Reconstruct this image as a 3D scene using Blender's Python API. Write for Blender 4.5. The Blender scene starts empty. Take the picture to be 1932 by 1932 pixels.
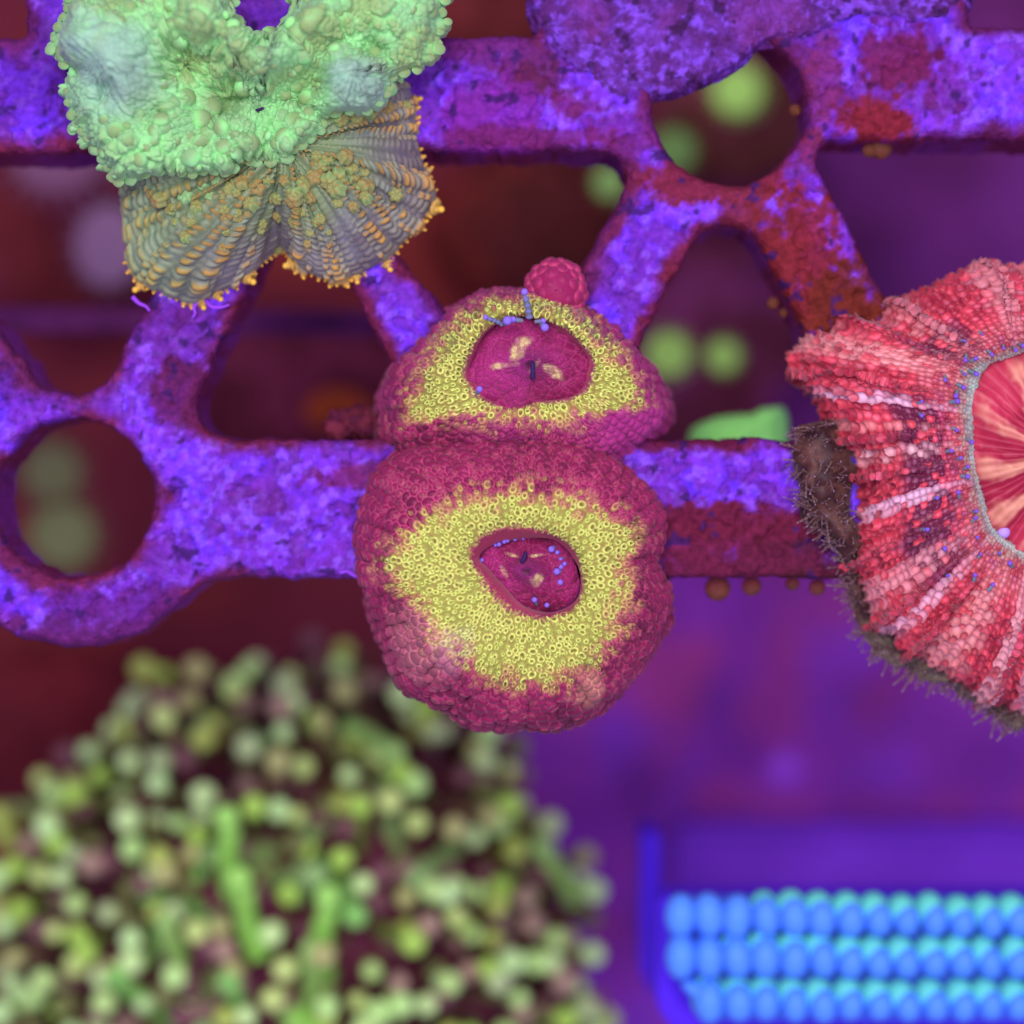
import bpy, math, random
import numpy as np
from mathutils import Vector, Quaternion

random.seed(7)
RNG = np.random.default_rng(11)
S = bpy.context.scene
COL = S.collection
S.unit_settings.system = 'METRIC'
S.unit_settings.scale_length = 0.01          # one unit is a centimetre

# ------------------------------------------------------------------ camera, lamps, exposure
H = 30.0
cam_data = bpy.data.cameras.new('camera')
cam = bpy.data.objects.new('camera', cam_data)
COL.objects.link(cam)
cam.location = (0, 0, H)
cam.rotation_euler = (0, 0, 0)
cam_data.sensor_width = 36
cam_data.lens = 36 * H / 10.24
cam_data.clip_start = 1
cam_data.clip_end = 500
cam_data.dof.use_dof = True
cam_data.dof.focus_distance = H - 0.75
cam_data.dof.aperture_fstop = 0.092
S.camera = cam

world = bpy.data.worlds.new('World')
S.world = world
world.use_nodes = True
bg = world.node_tree.nodes['Background']
bg.inputs[0].default_value = (0.62, 0.50, 1.0, 1)
bg.inputs[1].default_value = 0.60

def area_lamp(name, loc, size, power, colour):
    d = bpy.data.lights.new(name, 'AREA')
    d.shape = 'SQUARE'; d.size = size; d.energy = power; d.color = colour
    o = bpy.data.objects.new(name, d); COL.objects.link(o)
    o.location = loc
    o.rotation_euler = (Vector((0, 0, 0)) - Vector(loc)).to_track_quat('-Z', 'Y').to_euler()
    return o
area_lamp('aquarium_lamp', (-5, 10, 36), 14, 11600, (1.0, 0.96, 0.98))
area_lamp('aquarium_lamp_far', (11, -6, 37), 12, 5600, (0.93, 0.92, 1.0))

S.view_settings.view_transform = 'Standard'
S.view_settings.look = 'None'
S.view_settings.exposure = 0
S.view_settings.gamma = 1
S.cycles.use_denoising = True
S.cycles.max_bounces = 6

# ------------------------------------------------------------------ helpers
K = 10.24 / 1932.0
def P(X, Y, z=0.0):
    s = (H - z) / H
    return ((X - 966) * K * s, (966 - Y) * K * s, z)
def P2(pts, z=0.0):
    a = np.array(pts, float)
    s = (H - z) / H * K
    return np.stack([(a[:, 0] - 966) * s, (966 - a[:, 1]) * s], 1)
def lin(r, g, b):
    c = np.array([r, g, b], float) / 255
    return np.where(c <= .04045, c / 12.92, ((c + .055) / 1.055) ** 2.4)
def sstep(a, b, x):
    t = np.clip((x - a) / (b - a), 0, 1)
    return t * t * (3 - 2 * t)
def mix(a, b, t):
    t = np.asarray(t)[..., None]
    return a * (1 - t) + b * t

def hsh(i, j, k, seed):
    i = np.asarray(i).astype(np.int64); j = np.asarray(j).astype(np.int64); k = np.asarray(k).astype(np.int64)
    n = (i * 374761393 + j * 668265263 + k * 2147483647 + seed * 1274126177) & 0xFFFFFFFF
    n = ((n ^ (n >> 13)) * 1274126177) & 0xFFFFFFFF
    n = ((n ^ (n >> 16)) * 2246822519) & 0xFFFFFFFF
    return ((n ^ (n >> 15)) & 0xFFFFFF) / float(0x1000000)
def vnoise(p, seed=0):
    i = np.floor(p); f = p - i; f = f * f * (3 - 2 * f)
    i = i.astype(np.int64); r = 0
    for a in (0, 1):
        wa = f[..., 0] if a else 1 - f[..., 0]
        for b in (0, 1):
            wb = f[..., 1] if b else 1 - f[..., 1]
            for c in (0, 1):
                wc = f[..., 2] if c else 1 - f[..., 2]
                r = r + wa * wb * wc * hsh(i[..., 0] + a, i[..., 1] + b, i[..., 2] + c, seed)
    return r
def fbm(p, seed=0, oct=4):
    r = 0; a = .5; t = 0
    for o in range(oct):
        r = r + a * vnoise(p * 2 ** o + 17.3 * o, seed + o); t += a; a *= .5
    return r / t                                   # 0..1, mean .5
def fbm2(x, y, f, seed=0, oct=4):
    return fbm(np.stack([x * f, y * f, np.zeros_like(x) + .37], -1), seed, oct)

def worley(a, b, per=None, jit=.6, seed=0, stagger=True, var=.3):
    """distance to the nearest and second nearest scattered point, and random numbers of the nearest"""
    F1 = np.full(a.shape, 9.0); F2 = np.full(a.shape, 9.0)
    R1 = np.zeros(a.shape); R2 = np.zeros(a.shape); CA = np.zeros(a.shape); CB = np.zeros(a.shape)
    ia0 = np.floor(a).astype(np.int64)
    for da in (-1, 0, 1):
        ia = ia0 + da
        iw = ia % per if per else ia
        sh = .5 * (iw & 1) if stagger else 0.0
        ib0 = np.floor(b - sh).astype(np.int64)
        for db in (-1, 0, 1):
            ib = ib0 + db
            h1 = hsh(iw, ib, 1, seed); h2 = hsh(iw, ib, 2, seed); h3 = hsh(iw, ib, 3, seed); h4 = hsh(iw, ib, 4, seed)
            fx = ia + .5 + jit * (h1 - .5); fy = ib + .5 + sh + jit * (h2 - .5)
            d = np.hypot(a - fx, b - fy) / (1 + var * (h3 - .5))
            n = d < F1
            F2 = np.where(n, F1, np.minimum(F2, d))
            F1 = np.where(n, d, F1)
            R1 = np.where(n, h3, R1); R2 = np.where(n, h4, R2)
            CA = np.where(n, fx, CA); CB = np.where(n, fy, CB)
    return F1, F2, R1, R2, CA, CB

def catmull_closed(pts, n):
    p = np.array(pts, float); m = len(p)
    t = np.arange(n) / n * m
    i = np.floor(t).astype(int); f = (t - i)[:, None]
    p0, p1, p2, p3 = p[(i - 1) % m], p[i % m], p[(i + 1) % m], p[(i + 2) % m]
    return .5 * (2 * p1 + (p2 - p0) * f + (2 * p0 - 5 * p1 + 4 * p2 - p3) * f * f + (3 * p1 - p0 - 3 * p2 + p3) * f ** 3)
def radial(pts, centre, n, smooth=0.0):
    """a star shaped outline as a radius for n even angles"""
    q = catmull_closed(pts, 1200) - np.array(centre)
    th = np.arctan2(q[:, 1], q[:, 0]); r = np.hypot(q[:, 0], q[:, 1])
    o = np.argsort(th)
    g = np.arange(n) / n * 2 * np.pi - np.pi
    R = np.interp(g, th[o], r[o], period=2 * np.pi)
    if smooth:
        k = np.fft.rfftfreq(n, 1 / n)
        R = np.fft.irfft(np.fft.rfft(R) * np.exp(-(k * smooth) ** 2 / 2), n)
    return g, R
def resample(curve, n):
    c = np.array(curve, float); t = np.linspace(0, len(c) - 1, 600)
    m = len(c); i = np.clip(np.floor(t).astype(int), 0, m - 2); f = (t - i)[:, None]
    g = lambda k: c[np.clip(k, 0, m - 1)]
    q = .5 * (2 * g(i) + (g(i + 1) - g(i - 1)) * f + (2 * g(i - 1) - 5 * g(i) + 4 * g(i + 1) - g(i + 2)) * f * f
              + (3 * g(i) - g(i - 1) - 3 * g(i + 1) + g(i + 2)) * f ** 3)
    return q

# ---- objects
def tag(o, label=None, cat=None, group=None, kind=None):
    if label: o['label'] = label
    if cat: o['category'] = cat
    if group: o['group'] = group
    if kind: o['kind'] = kind
    return o
def empty(name, loc, label, cat, group=None):
    o = bpy.data.objects.new(name, None); COL.objects.link(o); o.location = loc
    o.empty_display_size = .2
    return tag(o, label, cat, group)
def wloc(o):
    v = Vector((0, 0, 0))
    while o is not None:
        v += o.location; o = o.parent
    return v
def mesh_data(name, co, faces, col=None, mat=None, smooth=True):
    co = np.asarray(co, np.float32).reshape(-1, 3); faces = np.asarray(faces, np.int32)
    k = faces.shape[1]
    me = bpy.data.meshes.new(name)
    me.vertices.add(len(co)); me.vertices.foreach_set('co', co.ravel())
    me.loops.add(faces.size); me.loops.foreach_set('vertex_index', faces.ravel())
    me.polygons.add(len(faces))
    me.polygons.foreach_set('loop_start', np.arange(0, faces.size, k, dtype=np.int32))
    me.update(calc_edges=True)
    if smooth: me.polygons.foreach_set('use_smooth', np.ones(len(faces), bool))
    if col is not None:
        c = np.ones((len(co), 4), np.float32); c[:, :3] = np.clip(np.asarray(col).reshape(-1, 3), 0, 1)
        at = me.color_attributes.new('Col', 'FLOAT_COLOR', 'POINT'); at.data.foreach_set('color', c.ravel())
    if mat: me.materials.append(mat)
    me.validate()
    return me
def add(name, co, faces, col, mat, parent=None, smooth=True, origin=None):
    """world coordinates in, one linked object out"""
    o = bpy.data.objects.new(name, None) if False else None
    base = wloc(parent) if parent else Vector(origin or (0, 0, 0))
    me = mesh_data(name, np.asarray(co, float).reshape(-1, 3) - np.array(base), faces, col, mat, smooth)
    o = bpy.data.objects.new(name, me); COL.objects.link(o)
    if parent: o.parent = parent
    else: o.location = base
    return o
def inst(name, me, loc, parent=None, q=None, scale=None):
    o = bpy.data.objects.new(name, me); COL.objects.link(o)
    if parent: o.parent = parent; o.location = Vector(loc) - wloc(parent)
    else: o.location = loc
    if q is not None: o.rotation_mode = 'QUATERNION'; o.rotation_quaternion = q
    if scale is not None: o.scale = scale if hasattr(scale, '__len__') else (scale,) * 3
    return o
def aim(d, spin=0.0):
    return Vector((0, 0, 1)).rotation_difference(Vector(d).normalized()) @ Quaternion((0, 0, 1), spin)
def grid_faces(nv, nu, wrap=True):
    i = np.arange(nv - 1)[:, None]; j = np.arange(nu if wrap else nu - 1)[None, :]; j2 = (j + 1) % nu
    return np.stack([i * nu + j, i * nu + j2, (i + 1) * nu + j2, (i + 1) * nu + j], -1).reshape(-1, 4)
def normals(G, wrap=True):
    """normals of a grid (nv, nu, 3)"""
    if wrap: du = np.roll(G, -1, 1) - np.roll(G, 1, 1)
    else: du = np.gradient(G, axis=1)
    dv = np.gradient(G, axis=0)
    n = np.cross(du, dv)
    return n / np.maximum(np.linalg.norm(n, axis=-1, keepdims=True), 1e-9)
def lathe(prof, n, lobes=0, amp=0.0):
    """closed solid of revolution about z; prof is (radius, z) from bottom pole to top pole"""
    co = []; m = len(prof)
    for r, z in prof:
        for k in range(n):
            t = 2 * math.pi * k / n
            q = r * (1 + amp * math.cos(lobes * t))
            co.append((q * math.cos(t), q * math.sin(t), z))
    return np.array(co), grid_faces(m, n)
def tube(path, rad, n=8):
    path = np.asarray(path, float); m = len(path)
    t = np.gradient(path, axis=0); t /= np.linalg.norm(t, axis=1, keepdims=True)
    up = np.array([.31, .17, .93]); a = np.cross(t, up); a /= np.linalg.norm(a, axis=1, keepdims=True); b = np.cross(t, a)
    th = np.arange(n) / n * 2 * np.pi
    co = path[:, None] + np.asarray(rad)[:, None, None] * (a[:, None] * np.cos(th)[None, :, None] + b[:, None] * np.sin(th)[None, :, None])
    return co.reshape(-1, 3), grid_faces(m, n)

# ---- materials
def material(name, rough=.5, spec=.3, sss=0.0, rad=(.1, .05, .05), bump=0.0, bscale=30, colour=None, var=0.0, vscale=8, sheen=0.0):
    m = bpy.data.materials.new(name); m.use_nodes = True
    nt = m.node_tree; b = nt.nodes['Principled BSDF']
    b.inputs['Roughness'].default_value = rough
    b.inputs['Specular IOR Level'].default_value = spec
    b.inputs['Subsurface Weight'].default_value = sss
    b.inputs['Subsurface Radius'].default_value = rad
    b.inputs['Subsurface Scale'].default_value = 1.0
    b.inputs['Sheen Weight'].default_value = sheen
    if colour is None:
        c = nt.nodes.new('ShaderNodeVertexColor'); c.layer_name = 'Col'; out = c.outputs[0]
    else:
        c = nt.nodes.new('ShaderNodeRGB'); c.outputs[0].default_value = (*colour, 1); out = c.outputs[0]
    tc = nt.nodes.new('ShaderNodeTexCoord')
    if var:
        n = nt.nodes.new('ShaderNodeTexNoise'); n.inputs['Scale'].default_value = vscale; n.inputs['Detail'].default_value = 5
        nt.links.new(tc.outputs['Object'], n.inputs['Vector'])
        mr = nt.nodes.new('ShaderNodeMapRange'); mr.inputs[1].default_value = .3; mr.inputs[2].default_value = .7
        mr.inputs[3].default_value = 1 - var; mr.inputs[4].default_value = 1 + var
        nt.links.new(n.outputs['Fac'], mr.inputs[0])
        mx = nt.nodes.new('ShaderNodeMix'); mx.data_type = 'RGBA'; mx.blend_type = 'MULTIPLY'; mx.inputs[0].default_value = 1
        nt.links.new(out, mx.inputs[6]); nt.links.new(mr.outputs[0], mx.inputs[7]); out = mx.outputs[2]
    nt.links.new(out, b.inputs['Base Color'])
    if bump:
        n = nt.nodes.new('ShaderNodeTexNoise'); n.inputs['Scale'].default_value = bscale; n.inputs['Detail'].default_value = 6
        nt.links.new(tc.outputs['Object'], n.inputs['Vector'])
        bp = nt.nodes.new('ShaderNodeBump'); bp.inputs['Strength'].default_value = bump; bp.inputs['Distance'].default_value = .05
        nt.links.new(n.outputs['Fac'], bp.inputs['Height']); nt.links.new(bp.outputs[0], b.inputs['Normal'])
    return m
M_tissue = material('coral_tissue', .5, .22, .25, (.10, .05, .06), .12, 30, sheen=.1)
M_green = material('mushroom_tissue', .5, .2, .35, (.10, .14, .08), .2, 22, sheen=.1)
M_red = material('red_tissue', .45, .3, .12, (.08, .04, .05), .1, 30, sheen=.15)
M_rack = material('coralline_crust', .8, .12, 0, bump=.8, bscale=22, var=.28, vscale=13)
M_rock = material('encrusted_rock', .85, .1, 0, bump=.6, bscale=9, var=.3, vscale=2.2)
M_soft = material('soft_polyp', .6, .15, .2, (.15, .15, .1))
M_floor = material('tank_floor_silt', .9, .05, 0, bump=.4, bscale=3, var=.18, vscale=.6)
M_bead = material('blue_plastic', .45, .25, 0, colour=lin(86, 150, 255))
M_highlight = material('teal_highlight', .45, .25, 0, colour=lin(104, 222, 204))  # colour of the light crescents imitated on the beads
M_frame = material('violet_plastic', .6, .1, 0, colour=lin(82, 34, 222), var=.08, vscale=1)
M_slit = material('mouth_slit', .6, .1, 0, colour=lin(52, 30, 82))
M_gas = bpy.data.materials.new('bubble_film'); M_gas.use_nodes = True
_b = M_gas.node_tree.nodes['Principled BSDF']
_b.inputs['Base Color'].default_value = (*lin(186, 122, 96), 1); _b.inputs['Roughness'].default_value = .04
_b.inputs['Transmission Weight'].default_value = .8; _b.inputs['IOR'].default_value = 1.12

# ================================================================== SETTING: tank floor
g = 130
xs = np.linspace(-20, 20, g); X, Y = np.meshgrid(xs, xs)
Z0 = -15.0
zf = Z0 + .8 * (fbm2(X, Y, .35, 5) - .5)
w = sstep(-.3, 2.5, X * .9 - Y * .75 - 1.5 + 3 * (fbm2(X, Y, .4, 6) - .5))
viol = mix(lin(150, 60, 178), lin(122, 56, 150), sstep(-.5, 2.5, Y))
c = mix(lin(118, 44, 58), viol, w)
c = mix(c, lin(150, 58, 44), sstep(.52, .75, fbm2(X, Y, .5, 9)) * (1 - w) * .8)
c = mix(c, lin(116, 66, 222), sstep(.5, .68, fbm2(X, Y, .9, 10, 5)) * w * .45)
c = mix(c, lin(178, 66, 128), sstep(.5, .62, fbm2(X, Y, .8, 12, 5)) * w * .75)
c = mix(c, lin(92, 36, 110), sstep(.5, .68, fbm2(X, Y, 1.0, 14, 5)) * w * .4)
c = mix(c, mix(lin(112, 46, 118), lin(96, 38, 96), sstep(.4, .6, fbm2(X, Y, .6, 16, 4))), sstep(-.5, 1.0, Y) * sstep(1.5, 4.5, X) * .9)
floor = add('tank_floor', np.stack([X, Y, zf], -1), grid_faces(g, g, False), c, M_floor)
tag(floor, kind='structure')

# ================================================================== FRAG RACK
def sd_poly(x, y, pts):
    p = np.asarray(pts); d = np.full(x.shape, 1e9); s = np.ones(x.shape)
    n = len(p)
    for i in range(n):
        a, b = p[i], p[i - 1]
        e = b - a; wx, wy = x - a[0], y - a[1]
        t = np.clip((wx * e[0] + wy * e[1]) / (e @ e), 0, 1)
        d = np.minimum(d, (wx - e[0] * t) ** 2 + (wy - e[1] * t) ** 2)
        c1 = y >= a[1]; c2 = y < b[1]; c3 = e[0] * wy > e[1] * wx
        s = np.where((c1 & c2 & c3) | (~c1 & ~c2 & ~c3), -s, s)
    return s * np.sqrt(d)
def inset(pts, r):
    p = np.asarray(pts, float); n = len(p)
    ar = sum(p[i - 1][0] * p[i][1] - p[i][0] * p[i - 1][1] for i in range(n))
    sg = 1 if ar > 0 else -1
    L = []
    for i in range(n):
        e = p[(i + 1) % n] - p[i]; nn = np.array([-e[1], e[0]]) / np.linalg.norm(e) * sg
        L.append((p[i] + nn * r, e))
    out = []
    for i in range(n):
        (a, d), (b, e) = L[i - 1], L[i]
        t = np.linalg.solve(np.array([d, -e]).T, b - a)[0]
        out.append(a + d * t)
    return np.array(out)
hole_polys = [  # corners of each opening and its corner radius
    ([(826, -420), (1012, -420), (1012, 66), (826, 66)], 12),
    ([(590, 286), (1215, 286), (1010, 665), (905, 665)], 46),
    ([(1372, 330), (1625, 829), (1120, 829)], 78),
    ([(560, 340), (815, 829), (335, 829)], 66),
    ([(-260, 288), (430, 288), (180, 745), (90, 745)], 90),
    ([(1512, 262), (2240, 262), (1890, 870), (1810, 820)], 40),
    ([(1826, -420), (2250, -420), (2250, 48), (1826, 52)], 14),
    ([(-300, -420), (52, -420), (46, 72), (-300, 62)], 14),
    ([(120, -420), (800, -420), (800, -60), (120, -60)], 14),
]
hole_circles = [((138, 940), 151), ((1378, 200), 146)]
def rack_d(x, y):
    e1 = y - P(0, 1091)[1]
    cx, cy, _ = P(140, 940)
    e2 = 281 * K - np.hypot(x - cx, y - cy)
    k = .25; hh = np.clip(.5 + .5 * (e1 - e2) / k, 0, 1)
    d = e2 * (1 - hh) + e1 * hh + k * hh * (1 - hh)
    for pts, r in hole_polys:
        d = np.minimum(d, sd_poly(x, y, inset(P2(pts), r * K)) - r * K)
    for (a, b), r in hole_circles:
        cx, cy, _ = P(a, b)
        d = np.minimum(d, np.hypot(x - cx, y - cy) - r * K)
    return d
hstep = .021
xs = np.arange(-7.2, 7.2, hstep); ys = np.arange(-1.75, 6.6, hstep)
X, Y = np.meshgrid(xs, ys)
D = rack_d(X, Y) + .08 * (fbm2(X, Y, 3, 21) - .5) + .05 * (fbm2(X, Y, 11, 22) - .5)
ny, nx = X.shape
idx = np.arange(ny * nx).reshape(ny, nx)
Q = np.stack([idx[:-1, :-1], idx[:-1, 1:], idx[1:, 1:], idx[1:, :-1]], -1).reshape(-1, 4)
Q = Q[D.ravel()[Q].mean(1) > 0]
gy, gx = np.gradient(D, hstep)
E = np.concatenate([Q[:, [0, 1]], Q[:, [1, 2]], Q[:, [2, 3]], Q[:, [3, 0]]])
key = E[:, 0].astype(np.int64) * (ny * nx) + E[:, 1]; rkey = E[:, 1].astype(np.int64) * (ny * nx) + E[:, 0]
bE = E[~np.isin(key, rkey)]
onb = np.zeros(ny * nx, bool); onb[bE.ravel()] = True
ob = onb.reshape(ny, nx)
gl = np.maximum(gx * gx + gy * gy, .3)
mv = np.where(ob & (np.abs(D) < .12), -D / gl, 0)
X = X + gx * mv; Y = Y + gy * mv
D2 = np.where(ob, 0, np.maximum(D, 0))
bev = .085
q = np.clip(1 - D2 / bev, 0, 1)
zz = -bev * (1 - np.sqrt(np.maximum(1 - q * q, 0)))
crust = fbm2(X, Y, 2.2, 31); fine = fbm2(X, Y, 9, 33)
def flakes(x, y):
    return sstep(.452, .486, .55 * fbm2(x, y, 1.7, 51, 6) + .45 * fbm2(x, y, 6.5, 52, 5))
plates = flakes(X, Y)
zz = zz + .05 * (crust - .5) + .07 * (fine - .5) * np.minimum(D2 / .1, 1) + .05 * plates * np.minimum(D2 / .08, 1)
def rack_colour(x, y, d):
    n1 = fbm2(x, y, 1.3, 51, 5); n2 = fbm2(x, y, 5, 53, 4); n3 = fbm2(x, y, 14, 55, 3)
    blue, vio, pur, mar, red = lin(98, 46, 246), lin(128, 54, 220), lin(110, 42, 160), lin(98, 28, 70), lin(114, 32, 50)
    fl = flakes(x, y)
    c = mix(blue, vio, sstep(.36, .62, n1 * .5 + n2 * .35 + n3 * .15))
    c = mix(c, lin(128, 62, 255), sstep(.58, .7, n2) * .5)
    c = mix(c, pur, sstep(.44, .68, fbm2(x, y, 2.1, 57, 5) * .7 + n3 * .3) * .85)
    c = mix(c, lin(150, 96, 255), sstep(.5, .64, fbm2(x, y, 12, 58, 4)) * .5)
    dusk = mix(lin(112, 42, 150), lin(98, 32, 104), sstep(.4, .6, fbm2(x, y, 2.6, 56, 5)))
    c = mix(mix(dusk, c, .25 + .3 * n3), c, fl)
    # bare and red algae film along the rims of the openings
    e = d + .55 * (n1 - .5) + .22 * (n2 - .5) + .1 * (n3 - .5)
    k = np.clip(1 - sstep(.02, .22, e), 0, 1)
    c = mix(c, mix(mar, red, sstep(.4, .6, fbm2(x, y, .9, 59))), k * .95)
    # patches of red film
    for (a, b), rx, ry, cc, st in [((1520, 470), 95, 120, (126, 34, 42), .95), ((1560, 590), 130, 60, (112, 40, 26), 1.0), ((1655, 235), 85, 42, (136, 30, 48), 1),
                               ((1700, 120), 95, 75, (108, 26, 62), .9), ((1380, 350), 120, 40, (128, 34, 60), .85), ((1010, 130), 75, 60, (92, 28, 40), .85),
                               ((1330, 1010), 230, 62, (112, 28, 60), .95), ((1180, 830), 400, 26, (104, 26, 62), .9), ((1500, 1050), 110, 90, (70, 24, 32), .9), ((1080, 200), 70, 40, (112, 30, 58), .7),
                               ((1540, 290), 40, 50, (120, 36, 80), .8), ((330, 640), 110, 90, (92, 28, 92), .65), ((340, 740), 60, 90, (96, 28, 80), .9), ((230, 1150), 170, 60, (96, 30, 110), .8),
                               ((700, 900), 140, 34, (112, 30, 60), .8), ((930, 240), 120, 90, (126, 36, 150), .8), ((60, 700), 130, 50, (92, 30, 80), .7), ((820, 480), 46, 130, (98, 28, 110), .9),
                               ((1110, 430), 36, 110, (96, 30, 90), .9), ((1310, 345), 120, 55, (118, 34, 64), 1), ((1400, 400), 70, 90, (118, 36, 60), .95), ((1640, 230), 110, 60, (124, 32, 50), .95), ((1555, 170), 40, 120, (118, 38, 90), .8), ((1470, 520), 75, 150, (120, 34, 44), .9), ((1590, 560), 60, 90, (106, 36, 30), .95), ((900, 90), 120, 40, (108, 36, 120), .85), ((1180, 250), 90, 50, (112, 36, 120), .7), ((1780, 180), 60, 90, (104, 28, 80), .6), ((1350, 985), 300, 42, (104, 26, 56), .95), ((1400, 1060), 200, 40, (100, 26, 60), .8), ((1000, 260), 200, 26, (108, 30, 90), .8), ((120, 1200), 230, 36, (92, 30, 100), .8), ((60, 110), 80, 120, (90, 30, 110), .6), ((170, 560), 30, 110, (90, 26, 66), .6)]:
        px, py, _ = P(a, b)
        rr = np.hypot((x - px) / (rx * K), (y - py) / (ry * K)) + 1.1 * (n2 - .5) + .7 * (n1 - .5) + .9 * (n3 - .5)
        c = mix(c, lin(*cc), (1 - sstep(.62, 1.08, rr)) * st)
    c = mix(c, lin(58, 24, 92), sstep(.66, .72, fbm2(x, y, 7, 61, 3)) * .85)
    return c * (.80 + .40 * n3)[..., None]
C = rack_colour(X, Y, D2)
co = np.stack([X, Y, zz], -1).reshape(-1, 3); C = C.reshape(-1, 3)
# walls of the openings, straight down from the rim
bv = np.unique(bE); pos = {int(v): i for i, v in enumerate(bv)}
lut = np.zeros(ny * nx, int); lut[bv] = np.arange(len(bv))
rings = [-.42, -.75, -1.05, -1.25]
n0 = len(co); nb = len(bv); quads = [Q]
prev = bv; extra = []; ecol = []
wall = mix(lin(124, 38, 88), lin(126, 46, 136), sstep(.45, .6, fbm2(co[bv, 0], co[bv, 1], 2.5, 63)))
gxf, gyf = gx.ravel(), gy.ravel()
for k, zr in enumerate(rings):
    nz = .09 * (fbm(np.stack([co[bv, 0] * 4, co[bv, 1] * 4, np.full(nb, zr * 4)], -1), 65) - .5)
    e = co[bv].copy(); e[:, 2] = zr; e[:, 0] -= gxf[bv] * nz; e[:, 1] -= gyf[bv] * nz
    extra.append(e); ecol.append(wall * (.8 + .4 * vnoise(e * 9, 67))[:, None])
    cur = n0 + k * nb
    a0 = lut[bE[:, 0]] + cur; a1 = lut[bE[:, 1]] + cur
    p0 = bE[:, 0] if k == 0 else a0 - nb; p1 = bE[:, 1] if k == 0 else a1 - nb
    quads.append(np.stack([p1, p0, a0, a1], -1))
co = np.concatenate([co] + extra); C = np.concatenate([C] + ecol); F = np.concatenate(quads)
used = np.unique(F); rm = np.zeros(len(co), int); rm[used] = np.arange(len(used))
rack = add('frag_rack', co[used], rm[F], C[used], M_rack)
tag(rack, 'plastic coral rack crusted with blue violet and maroon algae, with round and triangular openings', 'coral rack')

# ================================================================== FRAG PLUG crusted with purple algae
def blob_disc(name, pts, z0, dome, thick, seed, colfn, mat, parent=None, NU=320, NV=90, rough=.12, fr=3.0, centre=None, origin=None):
    q = P2(pts, z0); ce = np.array(P(*centre, z0)[:2]) if centre else q.mean(0)
    th, R = radial(q, ce, NU, .01)
    prof = resample([(.7, -thick), (.92, -thick * .9), (1.0, -thick * .5), (.985, -.12), (.92, .02), (.75, dome * .55), (.45, dome * .85), (.2, dome * .97), (.0, dome)], 0)
    i = np.linspace(0, len(prof) - 1, NV).astype(int); prof = prof[i]
    G = np.zeros((NV, NU, 3))
    G[..., 0] = ce[0] + prof[:, :1] * R * np.cos(th); G[..., 1] = ce[1] + prof[:, :1] * R * np.sin(th); G[..., 2] = z0 + prof[:, 1:2]
    N = normals(G)
    G = G + N * (rough * (fbm(G * fr, seed, 5) - .5) + rough * .5 * (fbm(G * fr * 4, seed + 3, 3) - .5))[..., None]
    return add(name, G, grid_faces(NV, NU), colfn(G, prof[:, 1:2] + 0 * R), mat, parent, origin=origin)
def plug_col(G, _):
    x, y, z = G[..., 0], G[..., 1], G[..., 2]
    n = fbm2(x, y, 4, 71, 5); n2 = fbm2(x, y, 1.2, 73, 4); n3 = fbm2(x, y, 14, 75, 3)
    c = mix(lin(88, 36, 112), lin(112, 56, 176), sstep(.35, .65, n * .6 + n3 * .4))
    c = mix(c, lin(132, 78, 226), sstep(.52, .64, n3) * .6)
    c = mix(c, lin(84, 34, 108), sstep(.56, .66, fbm2(x, y, 11, 79, 3)) * .7)
    c = mix(c, lin(112, 44, 122), sstep(.5, .65, n2) * .7)
    return mix(c, lin(52, 20, 60), sstep(.64, .72, fbm2(x, y, 9, 77, 3)) * .8)
plug = blob_disc('frag_plug', [(1000, -260), (997, -20), (1003, 40), (1030, 90), (1085, 150), (1160, 195), (1245, 186), (1340, 156), (1400, 126), (1442, 88), (1505, 76), (1560, 60),
                              (1650, 34), (1760, 44), (1832, 16), (1850, -200), (1420, -420)], .05, .09, .5, 81, plug_col, M_rack, rough=.10, NU=1000, NV=240, centre=(1390, -120))
tag(plug, 'rough lavender purple encrusted plug lying over the top of the rack', 'frag plug')

G_base = [None]
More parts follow.
